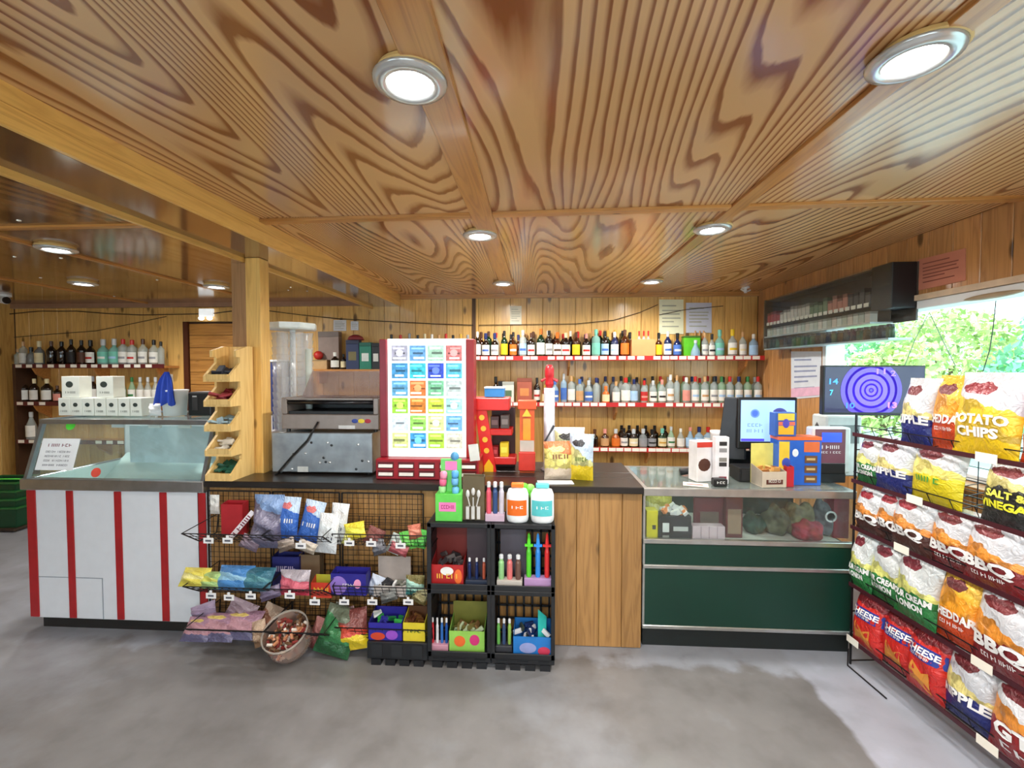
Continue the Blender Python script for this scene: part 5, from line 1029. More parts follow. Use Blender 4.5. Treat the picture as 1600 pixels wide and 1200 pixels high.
t = thing('toy_ball', 'red ball sitting on the tan carton', 'ball', (P(496, 545, 4.9).x, 4.92, P(500, 562, 4.87).z)); MB().ball((0, 0, .05), .05, n=16, m=12).build('ball_body', S((196, 44, 34), .4), t, smooth=True)
bottle(P(523, 570, 4.87).x, 4.88, ZW, .19, .045, 'dark', 'white', 'white', 'squat black and white bottle on the back shelf', 'squat', 'back shelf odds'); bottle(P(535, 570, 4.87).x, 4.9, ZW, .17, .03, 'dark', 'cream', 'black', 'small dark bottle next to the navy gift box', 'round', 'back shelf odds')
t = thing('bowl', 'dark red upturned bowl on top of the navy gift box', 'bowl', (P(556, 530, 4.9).x, 4.90, P(550, 531, 4.86).z+.001)); MB().lathe([(.09, 0), (.075, .035), (.03, .058), (.001, .06)], 20).build('bowl_body', S((130, 40, 44), .4), t, smooth=True)
t = thing('grey_jug', 'pale grey bottle lying behind the left of the warmer', 'jug', (P(431, 690, 2.95).x-.02, 2.98, ZK)); MB().ball((0, 0, .13), .07, .07, .13, 14, 10).build('jug_body', S((176, 172, 184), .4), t, smooth=True)

# ================================================================ lottery ticket display
lt = thing('lottery_display', 'red framed lottery ticket display with lit grid of tickets', 'lottery display', (P(667, 757, 2.68).x, 2.68, ZK)); lx = lt.location.x
x0, x1 = P(587, 740, 2.68).x-lx, P(748, 740, 2.68).x-lx; zb_ = P(667, 717, 2.70).z-ZK
lred = S((156, 22, 38), .35)
MB().box(x0, x1, 0, .22, 0, zb_).build('base_box', lred, lt, bevel=.005)
for r_ in range(2):
    for c_ in range(5):
        x = x0+(x1-x0)*(c_+.5)/5; z = zb_*(.70-.40*r_); s_ = MB().box(x-.05, x+.05, -.003, -.0005, z-.02, z+.02).build('slot', S((90, 12, 22), .5), lt); MB().hexa([(x-.043, -.012, z-.012), (x+.043, -.012, z-.012), (x+.043, -.004, z-.012), (x-.043, -.004, z-.012)], [(x-.043, -.006, z+.006), (x+.043, -.006, z+.006), (x+.043, -.0035, z+.006), (x-.043, -.0035, z+.006)]).build('slip_stack', S((236, 230, 224), .6), s_)
px0_, px1_ = P(594, 620, 2.75).x-lx, P(741, 620, 2.75).x-lx; zp = P(667, 530, 2.75).z-ZK; yb_ = .07
MB().box(px0_, px0_+.045, yb_-.01, yb_+.10, zb_+.001, zp).build('side_frame', S((140, 24, 44), .35), lt, bevel=.004); MB().box(px1_-.05, px1_, yb_-.01, yb_+.10, zb_+.001, zp).build('side_frame', red_gloss, lt, bevel=.004)
MB().box(px0_+.046, px1_-.051, yb_+.012, yb_+.095, zb_+.001, zp+.004).build('light_box', S((236, 246, 244), .4, emit=.55), lt)
gx0, gx1, gz0, gz1 = px0_+.066, px1_-.071, zb_+.05, zp-.03
tic = [[(170, 170, 190), (110, 170, 226), (170, 214, 190), (206, 120, 120)], [(70, 150, 206), (60, 190, 210), (50, 80, 200), (90, 190, 220)], [(100, 170, 214), (226, 120, 60), (120, 190, 150), (190, 206, 206)], [(150, 206, 60), (214, 130, 50), (190, 214, 70), (160, 220, 220)], [(206, 222, 236), (150, 214, 100), (206, 222, 150), (110, 170, 226)], [(206, 220, 140), (60, 150, 214), (170, 220, 70), (206, 206, 190)]]
for r_ in range(6):
    for c_ in range(4):
        cw_, ch = (gx1-gx0)/4, (gz1-gz0)/6; x = gx0+cw_*(c_+.5); z = gz1-ch*(r_+.5); col = tic[r_][c_]
        k_ = MB().box(x-cw_*.44, x+cw_*.44, yb_+.008, yb_+.0115, z-ch*.45, z+ch*.42).build('ticket', S(col, .5, emit=.35, var=.3, scale=40), lt)
        rs = random.Random(r_*7+c_); alt = [(240, 250, 236), tuple(int(q*.6) for q in col), tuple(min(255, q+60) for q in col)]
        m = MB()
        for q in range(3): zq = z-ch*.3+ch*.28*q; m.box(x-cw_*rs.uniform(.2, .4), x+cw_*rs.uniform(.2, .4), yb_+.0062, yb_+.0078, zq-ch*.05, zq+ch*rs.uniform(.03, .09), q)
        m.build('ticket_print', [S(a_, .5, emit=.35) for a_ in alt], k_)
        if (r_+c_) % 3 == 0: MB().ball((x, yb_+.007, z), cw_*.22, .002, ch*.2, 12, 6).build('ticket_roundel', S(alt[2], .5, emit=.35), k_)
t = thing('slip', 'white paper slip leaning on the right red side', 'paper', (P(745, 715, 2.66).x-.01, 2.655, ZK+zb_+.001)); MB().box(-.03, .03, 0, .003, 0, .10).build('paper', S((232, 230, 230), .7), t, rot=(0, -.12, 0))

# ================================================================ red lighter racks beside it
orange = S((232, 86, 30), .4); bright_red = S((216, 36, 30), .35)
lr = thing('lighter_rack', 'red slanted lighter rack with round logos and yellow triangle', 'rack', (P(790, 755, 2.92).x, 2.92, ZK)); bx_ = lr.location.x
def lp(px, py, dy=0): q = P(px, py, 2.92+dy); return Vector((q.x-bx_, dy, q.z-ZK))
a, b_, c_, d_ = lp(742, 640), lp(760, 638), lp(777, 748), lp(757, 752)
m = MB(); m.hexa([d_, c_, c_+Vector((0, .02, 0)), d_+Vector((0, .02, 0))], [a, b_, b_+Vector((0, .02, 0)), a+Vector((0, .02, 0))]); sl = m.build('slanted_board', bright_red, lr)
for k in range(4):
    u = .12+.155*k; ctr_ = a.lerp(d_, u).lerp(b_.lerp(c_, u), .5); MB().lathe([(.012, 0), (.018, 0), (.018, .002), (.012, .002)], 16).move(Matrix.Translation(ctr_+Vector((0, -.003, 0))) @ Matrix.Rotation(PI/2, 4, 'X')).build('logo_ring', S((240, 190, 60), .4), sl)
ctr_ = a.lerp(d_, .80).lerp(b_.lerp(c_, .80), .5); MB().prism([(-.03, -.05), (.03, -.05), (.03, .0), (0, .045), (-.03, .0)], lambda x, z: (ctr_.x+x, -.004, ctr_.z+z), lambda x, z: (ctr_.x+x, -.0005, ctr_.z+z)).build('yellow_label', S((244, 190, 30), .4), sl)
for k, (y0, y1, x0_, x1_) in enumerate(((622, 641, 737, 796), (671, 681, 764, 800), (716, 727, 770, 806))):
    p, q = lp(x0_, y1), lp(x1_, y0); MB().box(p.x, q.x, .0215 if k else -.01, .17, p.z, q.z).build('shelf', bright_red, lr, bevel=.004)
MB().box(lp(764, 650).x, lp(803, 650).x, .172, .185, 0, lp(780, 640).z).build('back_panel', S((60, 30, 30), .5), lr)
for k, (x_, y0, y1, c) in enumerate(((771, 700, 716, (150, 24, 30)), (787, 694, 716, (236, 214, 40)), (772, 652, 671, (70, 40, 40)), (788, 650, 671, (90, 80, 76)))):
    p = lp(x_, y1); h = lp(x_, y0).z-p.z; g_ = thing('lighter_box', ['dark red lighter box on the lower red shelf', 'yellow lighter box on the lower red shelf', 'brown lighter box on the middle red shelf', 'grey lighter box on the middle red shelf'][k], 'box', (bx_+p.x, 2.96, ZK+p.z+.001)); MB().box(-.028, .028, 0, .07, 0, h).build('carton', S(c, .4), g_, bevel=.002); MB().box(-.02, .02, -.002, -.0005, h*.3, h*.7).build('panel_print', S([min(255, q+50) for q in c], .4), g_)
p = lp(772, 621); t = thing('blue_box', 'bright blue box with white edge on top of the red rack', 'box', (bx_+p.x, 2.935, ZK+p.z+.002)); MB().box(-.065, .065, 0, .10, 0, .056).build('carton', S((50, 140, 214), .4), t, bevel=.002); MB().box(-.067, .067, -.002, .102, .0565, .066).build('lid', white_paint, t)
ot = thing('lighter_tower', 'orange lighter display tower with clear orange front', 'display', (P(823, 750, 2.88).x, 2.88, ZK)); ox = ot.location.x
def op(px, py): q = P(px, py, 2.88); return q.x-ox, q.z-ZK
xa, za = op(809, 626); xb, zb2 = op(838, 640); xc, zc = op(837, 740)
MB().box(xa, xb, 0, .09, zb2, za).build('header', orange, ot, bevel=.004); MB().prism([(-.03, 0), (.03, 0), (0, .05)], lambda x, z: (x, -.003, zb2-.045+z), lambda x, z: (x, -.0005, zb2-.045+z)).build('triangle_logo', S((250, 200, 60), .4), ot)
MB().box(xa+.012, xb-.012, .02, .09, 0, zb2-.001).build('column', S((226, 96, 30), .4), ot); z3 = op(823, 688)[1]; z4 = op(823, 706)[1]
MB().box(-.025, .025, .012, .0195, z3, zb2-.06).build('clear_front', S((240, 160, 50), .2), ot); MB().box(xa+.014, xb-.014, .008, .0195, z4, z3-.004).build('grey_label', S((200, 190, 180), .5), ot); MB().box(xa+.006, xb-.006, -.01, .0195, .02, z4-.003).build('lower_tray', S((214, 50, 34), .4), ot, bevel=.003)
wp = thing('display_pillar', 'white pillar stand topped with a red figure', 'stand', (P(858, 750, 3.0).x, 3.0, ZK)); ox = wp.location.x
hp = P(858, 606, 3.0).z-ZK; MB().lathe([(.055, 0), (.055, .01), (.038, .02), (.036, hp), (.001, hp)], 14).build('column', S((176, 178, 186), .4, var=.3), wp, smooth=True); htop = P(858, 570, 3.0).z-ZK
m = MB(); m.lathe([(.02, hp), (.03, hp+.03), (.022, hp+.06), (.03, hp+.075), (.03, htop-.03), (.018, htop), (.001, htop)], 12); m.build('red_top', S((206, 40, 50), .35), wp, smooth=True)
for s_ in (-1, 1): MB().tube([(s_*.025, 0, hp+.06), (s_*.055, -.01, hp+.045)], .01, 6).build('arm', S((196, 60, 70), .35), wp)
MB().tube([(-.03, -.03, hp*.35), (.03, -.034, hp*.55)], .008, 5).build('stripe', S((60, 60, 66), .4), wp)
# popcorn bags on the counter
m1 = bag_mat((206, 190, 170), (240, 226, 130), (206, 120, 70), .30, .72, (226, 226, 140)); 
bag('popcorn_bag', 'black edged popcorn bag with orange and yellow print on the counter', 'snack bag', (P(874, 752, 2.74).x, 2.74, ZK), .15, .19, P(874, 690, 2.74).z-ZK, .05, m1, (('POP', .5, .55, .16, (120, 70, 40), .5),), -.12, 0, 'snack bags on the counter', 81)
m2 = bag_mat((236, 206, 40), (226, 222, 150), (190, 206, 226), .32, .6, (60, 60, 64), slope=.4)
bag('popcorn_bag', 'yellow and pale blue snack bag at the counter middle', 'snack bag', (P(908, 752, 2.72).x, 2.735, ZK), -.25, .15, P(908, 678, 2.74).z-ZK, .05, m2, (('corn', .55, .42, .12, (90, 120, 40), .5),), -.1, 0, 'snack bags on the counter', 82)
bag('popcorn_bag', 'dark snack bag standing behind the yellow one', 'snack bag', (P(890, 740, 2.9).x, 2.9, ZK), 0, .20, P(890, 668, 2.9).z-ZK, .05, bag_mat((40, 40, 42), (206, 210, 160), (226, 230, 226), .6, .8, (30, 30, 30)), (), -.1, 0, 'snack bags on the counter', 83)
t = thing('leaflet', 'white leaflet lying by the popcorn bag on the worktop', 'paper', (P(872, 760, 2.63).x, 2.66, ZK+.001)); MB().box(-.12, .09, -.045, .045, 0, .002).build('sheet', S((232, 232, 234), .7), t, rot=(0, 0, .1))

# ================================================================ on the glass showcase
def sc(px, py, Y): return P(px, py, Y)
pos = thing('point_of_sale_terminal', 'black point of sale terminal with pale blue touchscreen', 'terminal', (P(1202, 740, 2.98).x, 2.98, ZS)); ox = pos.location.x
MB().box(-.14, .16, .0, .20, 0, .035).build('base', black_plastic, pos, bevel=.008, seg=2); MB().box(-.06, .08, .09, .16, .035, .30).build('neck', black_plastic, pos, bevel=.008)
zs0, zs1 = P(1200, 702, 2.95).z-ZS, P(1200, 621, 2.95).z-ZS; sx0, sx1 = P(1153, 650, 2.95).x-ox, P(1246, 650, 2.95).x-ox
hou = MB().box(sx0, sx1, -.03, .0, zs0, zs1).build('screen_housing', black_plastic, pos, bevel=.008, seg=2)
def screen_mat(name, col, e): return S(col, .15, emit=e, var=.05, scale=3, name=name)
scz0, scz1 = zs0+.05, zs1-.018
MB().box(sx0+.018, sx1-.018, -.0325, -.0302, scz0, scz1).build('screen', screen_mat('pale_blue_screen', (150, 186, 246), .75), hou)
sw_ = sx1-sx0-.036; sh_ = scz1-scz0; cxs = (sx0+sx1)/2
ring = lambda x, z, r0, r1, col, e: MB().lathe([(r0, 0), (r1, 0), (r1, .001), (r0, .001), (r0, 0)], 28).move(Matrix.Translation((x, -.0335, z)) @ Matrix.Rotation(PI/2, 4, 'X')).build('screen_graphic', screen_mat('graphic', col, e), hou)
ring(cxs-.24*sw_, scz0+.68*sh_, .020, .028, (106, 140, 206), .6); ring(cxs+.22*sw_, scz0+.62*sh_, .034, .052, (60, 60, 140), .5); ring(cxs+.22*sw_, scz0+.62*sh_, .0005, .018, (90, 100, 190), .5)
m = MB(); m.text('NEWS', .03, lambda a, b_: (cxs-.24*sw_+a, -.0338, scz0+.36*sh_+b_), w=.09); m.text('PAPER', .03, lambda a, b_: (cxs-.24*sw_+a, -.0338, scz0+.22*sh_+b_), w=.10); m.build('screen_lettering', screen_mat('graphic', (110, 144, 214), .6), hou)
MB().box(sx0+.02, cxs-.02, -.0335, -.0328, scz0+.002, scz0+.018).build('task_bar', screen_mat('graphic', (80, 70, 220), .6), hou)
cdz = MB(); q0_, q1_ = P(1118, 690, 3.05).x-ox, P(1156, 690, 3.05).x-ox
cdz.hexa([(q0_, .05, .10), (q1_, -.005, .10), (q1_+.02, .02, .10), (q0_+.02, .09, .10)], [(q0_+.05, .06, zs1-.005), (q1_+.0, -.005, zs1-.005), (q1_+.02, .02, zs1-.005), (q0_+.07, .09, zs1-.005)]); cdz.build('customer_display', S((34, 36, 42), .35), pos, bevel=.004)
MB().box(q0_+.06, -.06, .10, .13, .03, .14).build('display_arm', black_plastic, pos)
cdw = thing('cash_drawer', 'black cash drawer under the screen on the showcase', 'cash drawer', (P(1190, 752, 2.86).x, 2.80, ZS)); MB().box(-.16, .22, 0, .15, 0, .085).build('box', black_plastic, cdw, bevel=.004); MB().box(-.15, .21, -.006, -.0005, .01, .075).build('drawer_front', S((32, 33, 36), .4), cdw, bevel=.002)
# white bag display box
wbx = thing('jerky_box', 'white display box with red stripe and brown picture', 'box', (P(1106, 745, 2.80).x, 2.80, ZS), .25); hb = P(1106, 690, 2.80).z-ZS
MB().box(-.075, .045, 0, .09, 0, hb).build('carton', S((232, 228, 228), .5), wbx, bevel=.002); MB().box(-.076, .046, -.002, -.0005, hb*.86, hb*.99).build('red_stripe', S((206, 60, 46), .5), wbx); MB().ball((-.025, -.0008, hb*.42), .042, .002, .04, 10, 6).build('picture', S((80, 44, 30), .6), wbx)
t = thing('lip_balm_card', 'narrow white dispenser with dark windows beside the screen', 'dispenser', (P(1128, 748, 2.74).x, 2.74, ZS)); hb = P(1128, 683, 2.74).z-ZS; MB().box(-.04, .04, 0, .05, 0, hb).build('carton', S((236, 234, 238), .5), t, bevel=.002)
for k, (v, c) in enumerate(((.86, (40, 38, 40)), (.72, (150, 148, 150)), (.52, (140, 136, 130)), (.42, (50, 48, 50)), (.12, (140, 50, 70)))): MB().box(-.018, .026, -.002, -.0005, hb*v-.012, hb*v+.012).build('window', S(c, .4), t)
t = thing('card_reader', 'small black card reader at the showcase edge', 'card reader', (P(1127, 757, 2.67).x, 2.675, ZS)); MB().box(-.04, .04, 0, .05, 0, .045).build('body', black_plastic, t, bevel=.006); MB().text('TAP', .02, lambda a, b_: (a, -.002, .018+b_), w=.045).build('lettering', S((236, 236, 236), .5), t)
t = thing('price_scanner', 'black handheld scanner lying on the glass top', 'scanner', (P(1075, 728, 2.95).x, 2.95, ZS)); MB().tube([(-.05, 0, .022), (.01, 0, .03), (.06, 0, .075)], .022, 8).build('handle', black_plastic, t, smooth=True); MB().box(.03, .10, -.03, .03, .06, .11).build('head', black_plastic, t, bevel=.01)
t = thing('paper_plate', 'white paper cup stack behind the white display box', 'cups', (P(1122, 690, 3.1).x, 3.1, ZS)); hq = P(1122, 673, 3.1).z-ZS; MB().lathe([(.001, 0), (.035, 0), (.05, hq*.93), (.054, hq), (.045, hq)], 18).build('cup', S((222, 216, 216), .5), t, smooth=True)
t = thing('flyer', 'cream flyer with red print lying on the glass', 'paper', (P(1096, 748, 2.70).x-.03, 2.71, ZS+.001)); MB().box(-.07, .07, -.045, .045, 0, .0025).build('sheet', S((228, 214, 200), .7), t, rot=(0, 0, -.3)); MB().box(-.05, .04, -.012, .0, .0027, .0035).build('print', S((190, 60, 60), .6), t, rot=(0, 0, -.3))
# granola bar carton, blue snack boxes, purple terminal
t = tray_box('granola_carton', 'brown and cream open carton of wrapped bars', 1190, 1230, 704, 768, 2.68, .12, (206, 190, 170), .38, (236, 226, 120), txt=('GRANOLA', .10, .12, .5, (240, 236, 226)), fill=[(206, 150, 80), (170, 110, 60), (226, 190, 120)]); t.location.z = ZS; t.rotation_euler.z = .12
MB().box(-.05, .05, -.0018, -.0006, .018, .045).build('print_panel', S((90, 44, 34), .5), t)
t = tray_box('granola_carton', 'small red carton tucked beside the granola bars', 1229, 1240, 733, 766, 2.70, .08, (196, 34, 46), .95); t.location.z = ZS
sb = thing('snack_box', 'blue and orange snack bar box with four windows', 'box', (P(1252, 764, 2.72).x, 2.74, ZS)); wq = (P(1278, 700, 2.74).x-P(1211, 700, 2.74).x)/2; hb = P(1250, 688, 2.74).z-ZS; dx = P(1245, 700, 2.74).x-sb.location.x
MB().box(-wq, wq, 0, .10, 0, hb).build('carton', S((36, 96, 196), .4), sb, bevel=.002); MB().box(-wq-.001, wq+.001, -.001, .101, hb+.0005, hb+.02).build('lid', S((236, 110, 50), .4), sb)
MB().box(-wq+.002, -wq*.5, -.002, -.0005, hb*.35, hb*.97).build('panel_print', S((240, 200, 60), .4), sb); MB().ball((-wq*.22, -.0008, hb*.72), .018, .002, .024, 12, 6).build('badge', S((236, 240, 246), .4), sb); MB().ball((-wq*.65, -.0025, hb*.5), .025, .002, .03, 10, 6).build('badge', S((60, 80, 180), .4), sb)
MB().box(wq*.18, wq*.9, -.002, -.0005, hb*.74, hb*.97).build('panel_print', S((226, 110, 60), .4), sb)
for k in range(3): MB().box(wq*.22, wq*.80, -.003, -.0008, hb*(.06+.22*k), hb*(.06+.22*k+.16)).build('window', S((110, 74, 50), .4), sb); MB().box(wq*.3, wq*.7, -.004, -.0032, hb*(.12+.22*k), hb*(.12+.22*k+.05)).build('bar_print', S((206, 170, 110), .5), sb)
t = thing('snack_box', 'smaller blue and yellow snack box stacked on the blue box', 'box', (P(1229, 680, 2.74).x, 2.75, ZS+hb+.021)); hb2 = P(1229, 645, 2.75).z-t.location.z; w3 = (P(1245, 660, 2.75).x-P(1212, 660, 2.75).x)/2
MB().box(-w3, w3, 0, .07, 0, hb2).build('carton', S((50, 90, 170), .4), t, bevel=.002); MB().box(-w3*.7, w3*.75, -.002, -.0005, hb2*.08, hb2*.45).build('panel_print', S((240, 180, 40), .4), t); MB().box(-w3*.7, w3*.85, -.002, -.0005, hb2*.47, hb2*.62).build('panel_print', S((226, 110, 90), .4), t); MB().box(-w3*.75, w3*.8, -.002, -.0005, hb2*.68, hb2*.97).build('panel_print', S((240, 206, 70), .4), t); MB().ball((0, -.003, hb2*.55), .02, .002, .028, 10, 6).build('badge', S((80, 70, 180), .4), t)
tm = thing('payment_terminal', 'white terminal with maroon face and blue screen', 'payment terminal', (P(1304, 760, 2.80).x, 2.80, ZS)); hb = P(1300, 668, 2.80).z-ZS; ox = tm.location.x
xa, xb = P(1270, 700, 2.8).x-ox, P(1330, 700, 2.8).x-ox
MB().box(xa, xb, .0, .08, .06, hb).build('housing', S((206, 214, 214), .35), tm, bevel=.012, seg=2); MB().box(xa+.012, xb-.035, -.004, -.0005, hb*.36, hb*.97).build('face_plate', S((112, 62, 76), .35), tm, bevel=.002); MB().box(xa+.012, xb-.035, -.004, -.0005, .062, hb*.355).build('face_plate', S((24, 20, 22), .35), tm)
MB().box(xa+.05, xb-.06, -.006, -.0042, hb*.74, hb*.91).build('screen', screen_mat('blue_screen', (40, 70, 246), .9), tm)
m = MB(); m.text('Crown', .03, lambda a, b_: ((xa+xb)/2-.012+a, -.0055, hb*.62+b_), w=.10); m.text('PAY HERE', .018, lambda a, b_: ((xa+xb)/2-.012+a, -.0055, hb*.54+b_), w=.12); m.build('lettering', S((230, 220, 222), .5), tm)
MB().box(xa+.02, xb-.02, .01, .07, 0, .0595).build('stand', black_plastic, tm, bevel=.004)
t = thing('receipt_printer', 'black bent arm of the till printer behind the terminal', 'printer', (P(1275, 700, 3.08).x, 3.08, ZS)); MB().box(-.06, .06, -.04, .06, 0, P(1270, 680, 3.08).z-ZS).build('body', black_plastic, t, bevel=.01); q = P(1285, 655, 3.08); MB().tube([(0, 0, P(1270, 682, 3.08).z-ZS), (.03, 0, q.z-ZS-.02), (.12, -.01, q.z-ZS)], .03, 8).build('arm', black_plastic, t, smooth=True)
t = thing('paper_roll_printer', 'pale grey printer under the purple television', 'printer', (P(1322, 668, 2.98).x, 2.98, ZS)); hq = P(1322, 650, 2.98).z-ZS; MB().box(-.12, .10, 0, .16, 0, hq).build('body', S((206, 214, 214), .4), t, bevel=.01); MB().box(-.10, .08, -.003, -.0005, hq*.55, hq*.85).build('slot', S((120, 130, 132), .4), t)

# ---- goods behind the showcase glass
ZG = .6255; YG = GY+.06
gd = 'goods inside the glass showcase'
def gbox(px0, px1, yt, col, lab, Y, d=.08, emb=None, nm='carton_box'):
    a, b_ = P(px0, 840, Y).x, P(px1, 840, Y).x; h = min(P(px0, yt, Y).z, .90)-ZG; t = thing(nm, lab, 'box', ((a+b_)/2, Y, ZG), 0, gd); w_ = (b_-a)/2
    MB().box(-w_, w_, 0, d, 0, h).build('carton', S(col, .5), t, bevel=.002)
    for (u0, u1, v0, v1, c) in emb or (): MB().box(-w_+2*w_*u0, -w_+2*w_*u1, -.002, -.0005, h*v0, h*v1).build('panel_print', S(c, .5), t)
    return t, h, w_
gbox(1010, 1028, 798, (226, 214, 30), 'bright yellow carton in the showcase corner', YG, emb=((.5, .8, .35, .5, (60, 60, 50)),)); bag('candy_bag', 'pale yellow bag above the yellow carton in the showcase', 'bag', (P(1032, 800, YG+.12).x, YG+.16, ZG), 0, .18, .26, .03, bag_mat((226, 220, 110), (236, 232, 160), (214, 208, 90), .3, .6, chip=False), (), -.1, 0, gd, 91, 2)
t, h, w_ = gbox(1029, 1080, 806, (30, 32, 34), 'black open carton of white pouches in the showcase', YG-.02, .10, ((.12, .32, .35, .72, (226, 230, 230)), (.45, .9, .40, .58, (190, 194, 194)), (.12, .32, .05, .22, (150, 150, 146))))
rs = random.Random(5)
m = MB()
for q in range(14): m.obox(Matrix.Translation((rs.uniform(-w_+.03, w_-.03), rs.uniform(.02, .08), h+.01+rs.uniform(0, .03))) @ Matrix.Rotation(rs.uniform(-1, 1), 4, 'Y') @ Matrix.Rotation(rs.uniform(0, 3), 4, 'Z'), .06, .02, .03, q % 3)
m.build('pouches', [S((236, 236, 232), .4), S((214, 216, 216), .4), S((226, 140, 80), .4)], t, kind='stuff')
gbox(1082, 1133, 822, (206, 186, 196), 'row of pale pink cards in the showcase', YG-.02, .06, ((.25, .27, 0, 1, (170, 150, 160)), (.5, .52, 0, 1, (170, 150, 160)), (.75, .77, 0, 1, (170, 150, 160))))
gbox(1084, 1132, 778, (110, 34, 40), 'dark red board with oval picture in the showcase', YG+.11, .02, ((.2, .8, .1, .62, (120, 104, 92)),)); gbox(1134, 1160, 778, (100, 40, 40), 'dark red pouch card with brown picture in the showcase', YG+.05, .04, ((.1, .9, .1, .72, (150, 126, 104)),))
pz = [(1160, 1192, (40, 74, 62), .12, 'dark green cap bundle'), (1190, 1232, (84, 86, 66), .17, 'olive camouflage cloth bundle'), (1225, 1272, (112, 106, 80), .19, 'khaki camouflage cloth bundle'), (1238, 1284, (140, 40, 60), .11, 'crimson cloth bundle'), (1268, 1300, (96, 100, 108), .21, 'grey cap with round badge')]
for k, (a, b_, c, h, nm) in enumerate(pz):
    Y = YG+.10+(.05 if k in (1, 2) else -.03 if k == 3 else .06); x0_, x1_ = P(a, 840, Y).x, P(b_, 840, Y).x; t = thing('folded_cap', nm+' inside the glass showcase', 'clothing', ((x0_+x1_)/2, Y, ZG), 0, gd); m = MB(); rs = random.Random(k+3)
    base = MB().ball((0, 0, 0), 1, 1, 1, 18, 12); ph = [rs.uniform(0, 6) for _ in range(4)]
    m.add([(v[0]*(x1_-x0_)*.52*(1+.12*math.sin(5*v[2]+ph[0])), v[1]*.075*(1+.2*math.sin(6*v[0]+ph[1])), max(0, (v[2]+.75)/1.75)*h*(1+.1*math.sin(7*v[0]+ph[2]))) for v in base.v], base.f); m.build('cloth', S(c, .85, var=.45, scale=30), t, smooth=True)
    if k == 4: MB().lathe([(.024, 0), (.034, 0), (.034, .004), (.024, .004), (.024, 0)], 18).move(Matrix.Translation((0, -.08, h*.62)) @ Matrix.Rotation(PI/2, 4, 'X')).build('badge', S((206, 210, 214), .4), t)
gbox(1302, 1326, 778, (128, 36, 54), 'crimson box at the right end of the showcase', YG+.08, .1)

# ================================================================ television
tv = thing('television', 'wall television showing purple concentric rings', 'television', (0, 0, 0)); YT = 2.74
p0_, p1_ = P(1285, 648, YT), P(1447, 571, YT); tcx, tcz = (p0_.x+p1_.x)/2, (p0_.z+p1_.z)/2; tv.location = (tcx, YT, tcz); tv.rotation_euler = (0, 0, .0); hw_, hh_ = (p1_.x-p0_.x)/2, (p1_.z-p0_.z)/2
MB().box(-hw_, hw_, 0, .035, -hh_, hh_).build('housing', black_plastic, tv, bevel=.004); MB().box(-hw_+.01, hw_-.01, -.002, -.0003, -hh_+.014, hh_-.008).build('screen', screen_mat('night_screen', (34, 26, 66), .6), tv)
cxr = -hw_*.06
radii = [(.008, .0005, (80, 60, 190)), (.030, .014, (116, 88, 224)), (.056, .040, (112, 84, 220)), (.092, .066, (116, 88, 226)), (.132, .106, (104, 78, 214)), (.172, .146, (90, 66, 196))]
for r1, r0, c in radii:
    m = MB().lathe([(r0, 0), (r1, 0), (r1, .0008), (r0, .0008), (r0, 0)], 48).move(Matrix.Translation((cxr, -.0028, 0)) @ Matrix.Rotation(PI/2, 4, 'X')); m.v = [(v[0], v[1], max(-hh_+.016, min(hh_-.01, v[2]))) for v in m.v]; m.build('screen_ring', screen_mat('ring', c, .42), tv)
def tvt(s, x, z, w_, c): MB().text(s, .045, lambda a, b_: (x+a, -.0045, z+b_), w=w_).build('screen_number', screen_mat('digits', c, .8), tv)
tvt('14', -hw_*.80, hh_*.25, .05, (60, 150, 240)); tvt('7', -hw_*.84, -hh_*.2, .02, (60, 190, 240)); tvt('10', -hw_*.46, -hh_*.72, .05, (50, 120, 240)); tvt('11', hw_*.12, hh_*.66, .05, (150, 110, 220)); tvt('2', hw_*.36, hh_*.58, .03, (150, 110, 220)); tvt('13', hw_*.36, -hh_*.70, .05, (240, 120, 200))
MB().box(.05, XR-tcx-.002, .036, .07, -.05, .02).build('wall_arm', black_plastic, tv)

# ================================================================ overhead tobacco rack on the right wall
UX0, UX1, UY0, UY1, UZ0, UZ1 = 2.235, XR-.004, 2.99, 4.60, 1.83, 2.32
ur = thing('overhead_rack', 'dark overhead rack with packs and clear front above the window', 'rack', ((UX0+UX1)/2, (UY0+UY1)/2, UZ0)); ux, uy = ur.location.x, ur.location.y
dkm = S((74, 68, 64), .4)
MB().box(UX1-ux-.012, UX1-ux, UY0-uy, UY1-uy, .12, UZ1-UZ0).build('back_panel', dkm, ur); MB().box(UX0-ux, UX1-ux-.013, UY0-uy, UY0-uy+.18, .20, UZ1-UZ0).build('end_box', black_plastic, ur, bevel=.004)
MB().box(UX0-ux, UX1-ux-.013, UY1-uy-.012, UY1-uy, 0, UZ1-UZ0).build('end_panel', dkm, ur); MB().box(UX0-ux+.03, UX1-ux-.013, UY0-uy+.181, UY1-uy-.013, UZ1-UZ0-.012, UZ1-UZ0).build('top_panel', dkm, ur)
MB().box(UX0-ux, UX1-ux-.013, UY0-uy+.02, UY1-uy-.013, 0, .012).build('shelf', S((176, 196, 206), .25, .3), ur); MB().box(UX0-ux+.0, UX1-ux-.013, UY0-uy+.181, UY1-uy-.013, .118, .130).build('shelf', S((190, 200, 206), .25, .3), ur); MB().box(UX0-ux+.02, UX1-ux-.013, UY0-uy+.181, UY1-uy-.013, .235, .247).build('shelf', S((70, 66, 66), .4), ur)
MB().box(UX0-ux-.008, UX0-ux-.004, UY0-uy, UY1-uy, .0, UZ1-UZ0).build('clear_front', GL((240, 243, 243), .02, .03, gloss=.45), ur)
k_ = 0
for q in range(22):
    y = UY0-uy+.22+(UY1-UY0-.30)*q/21; MB().box(UX0-ux-.003, UX0-ux-.0005, y-.022, y+.022, .235, .262).build('price_tag', tagw, ur)
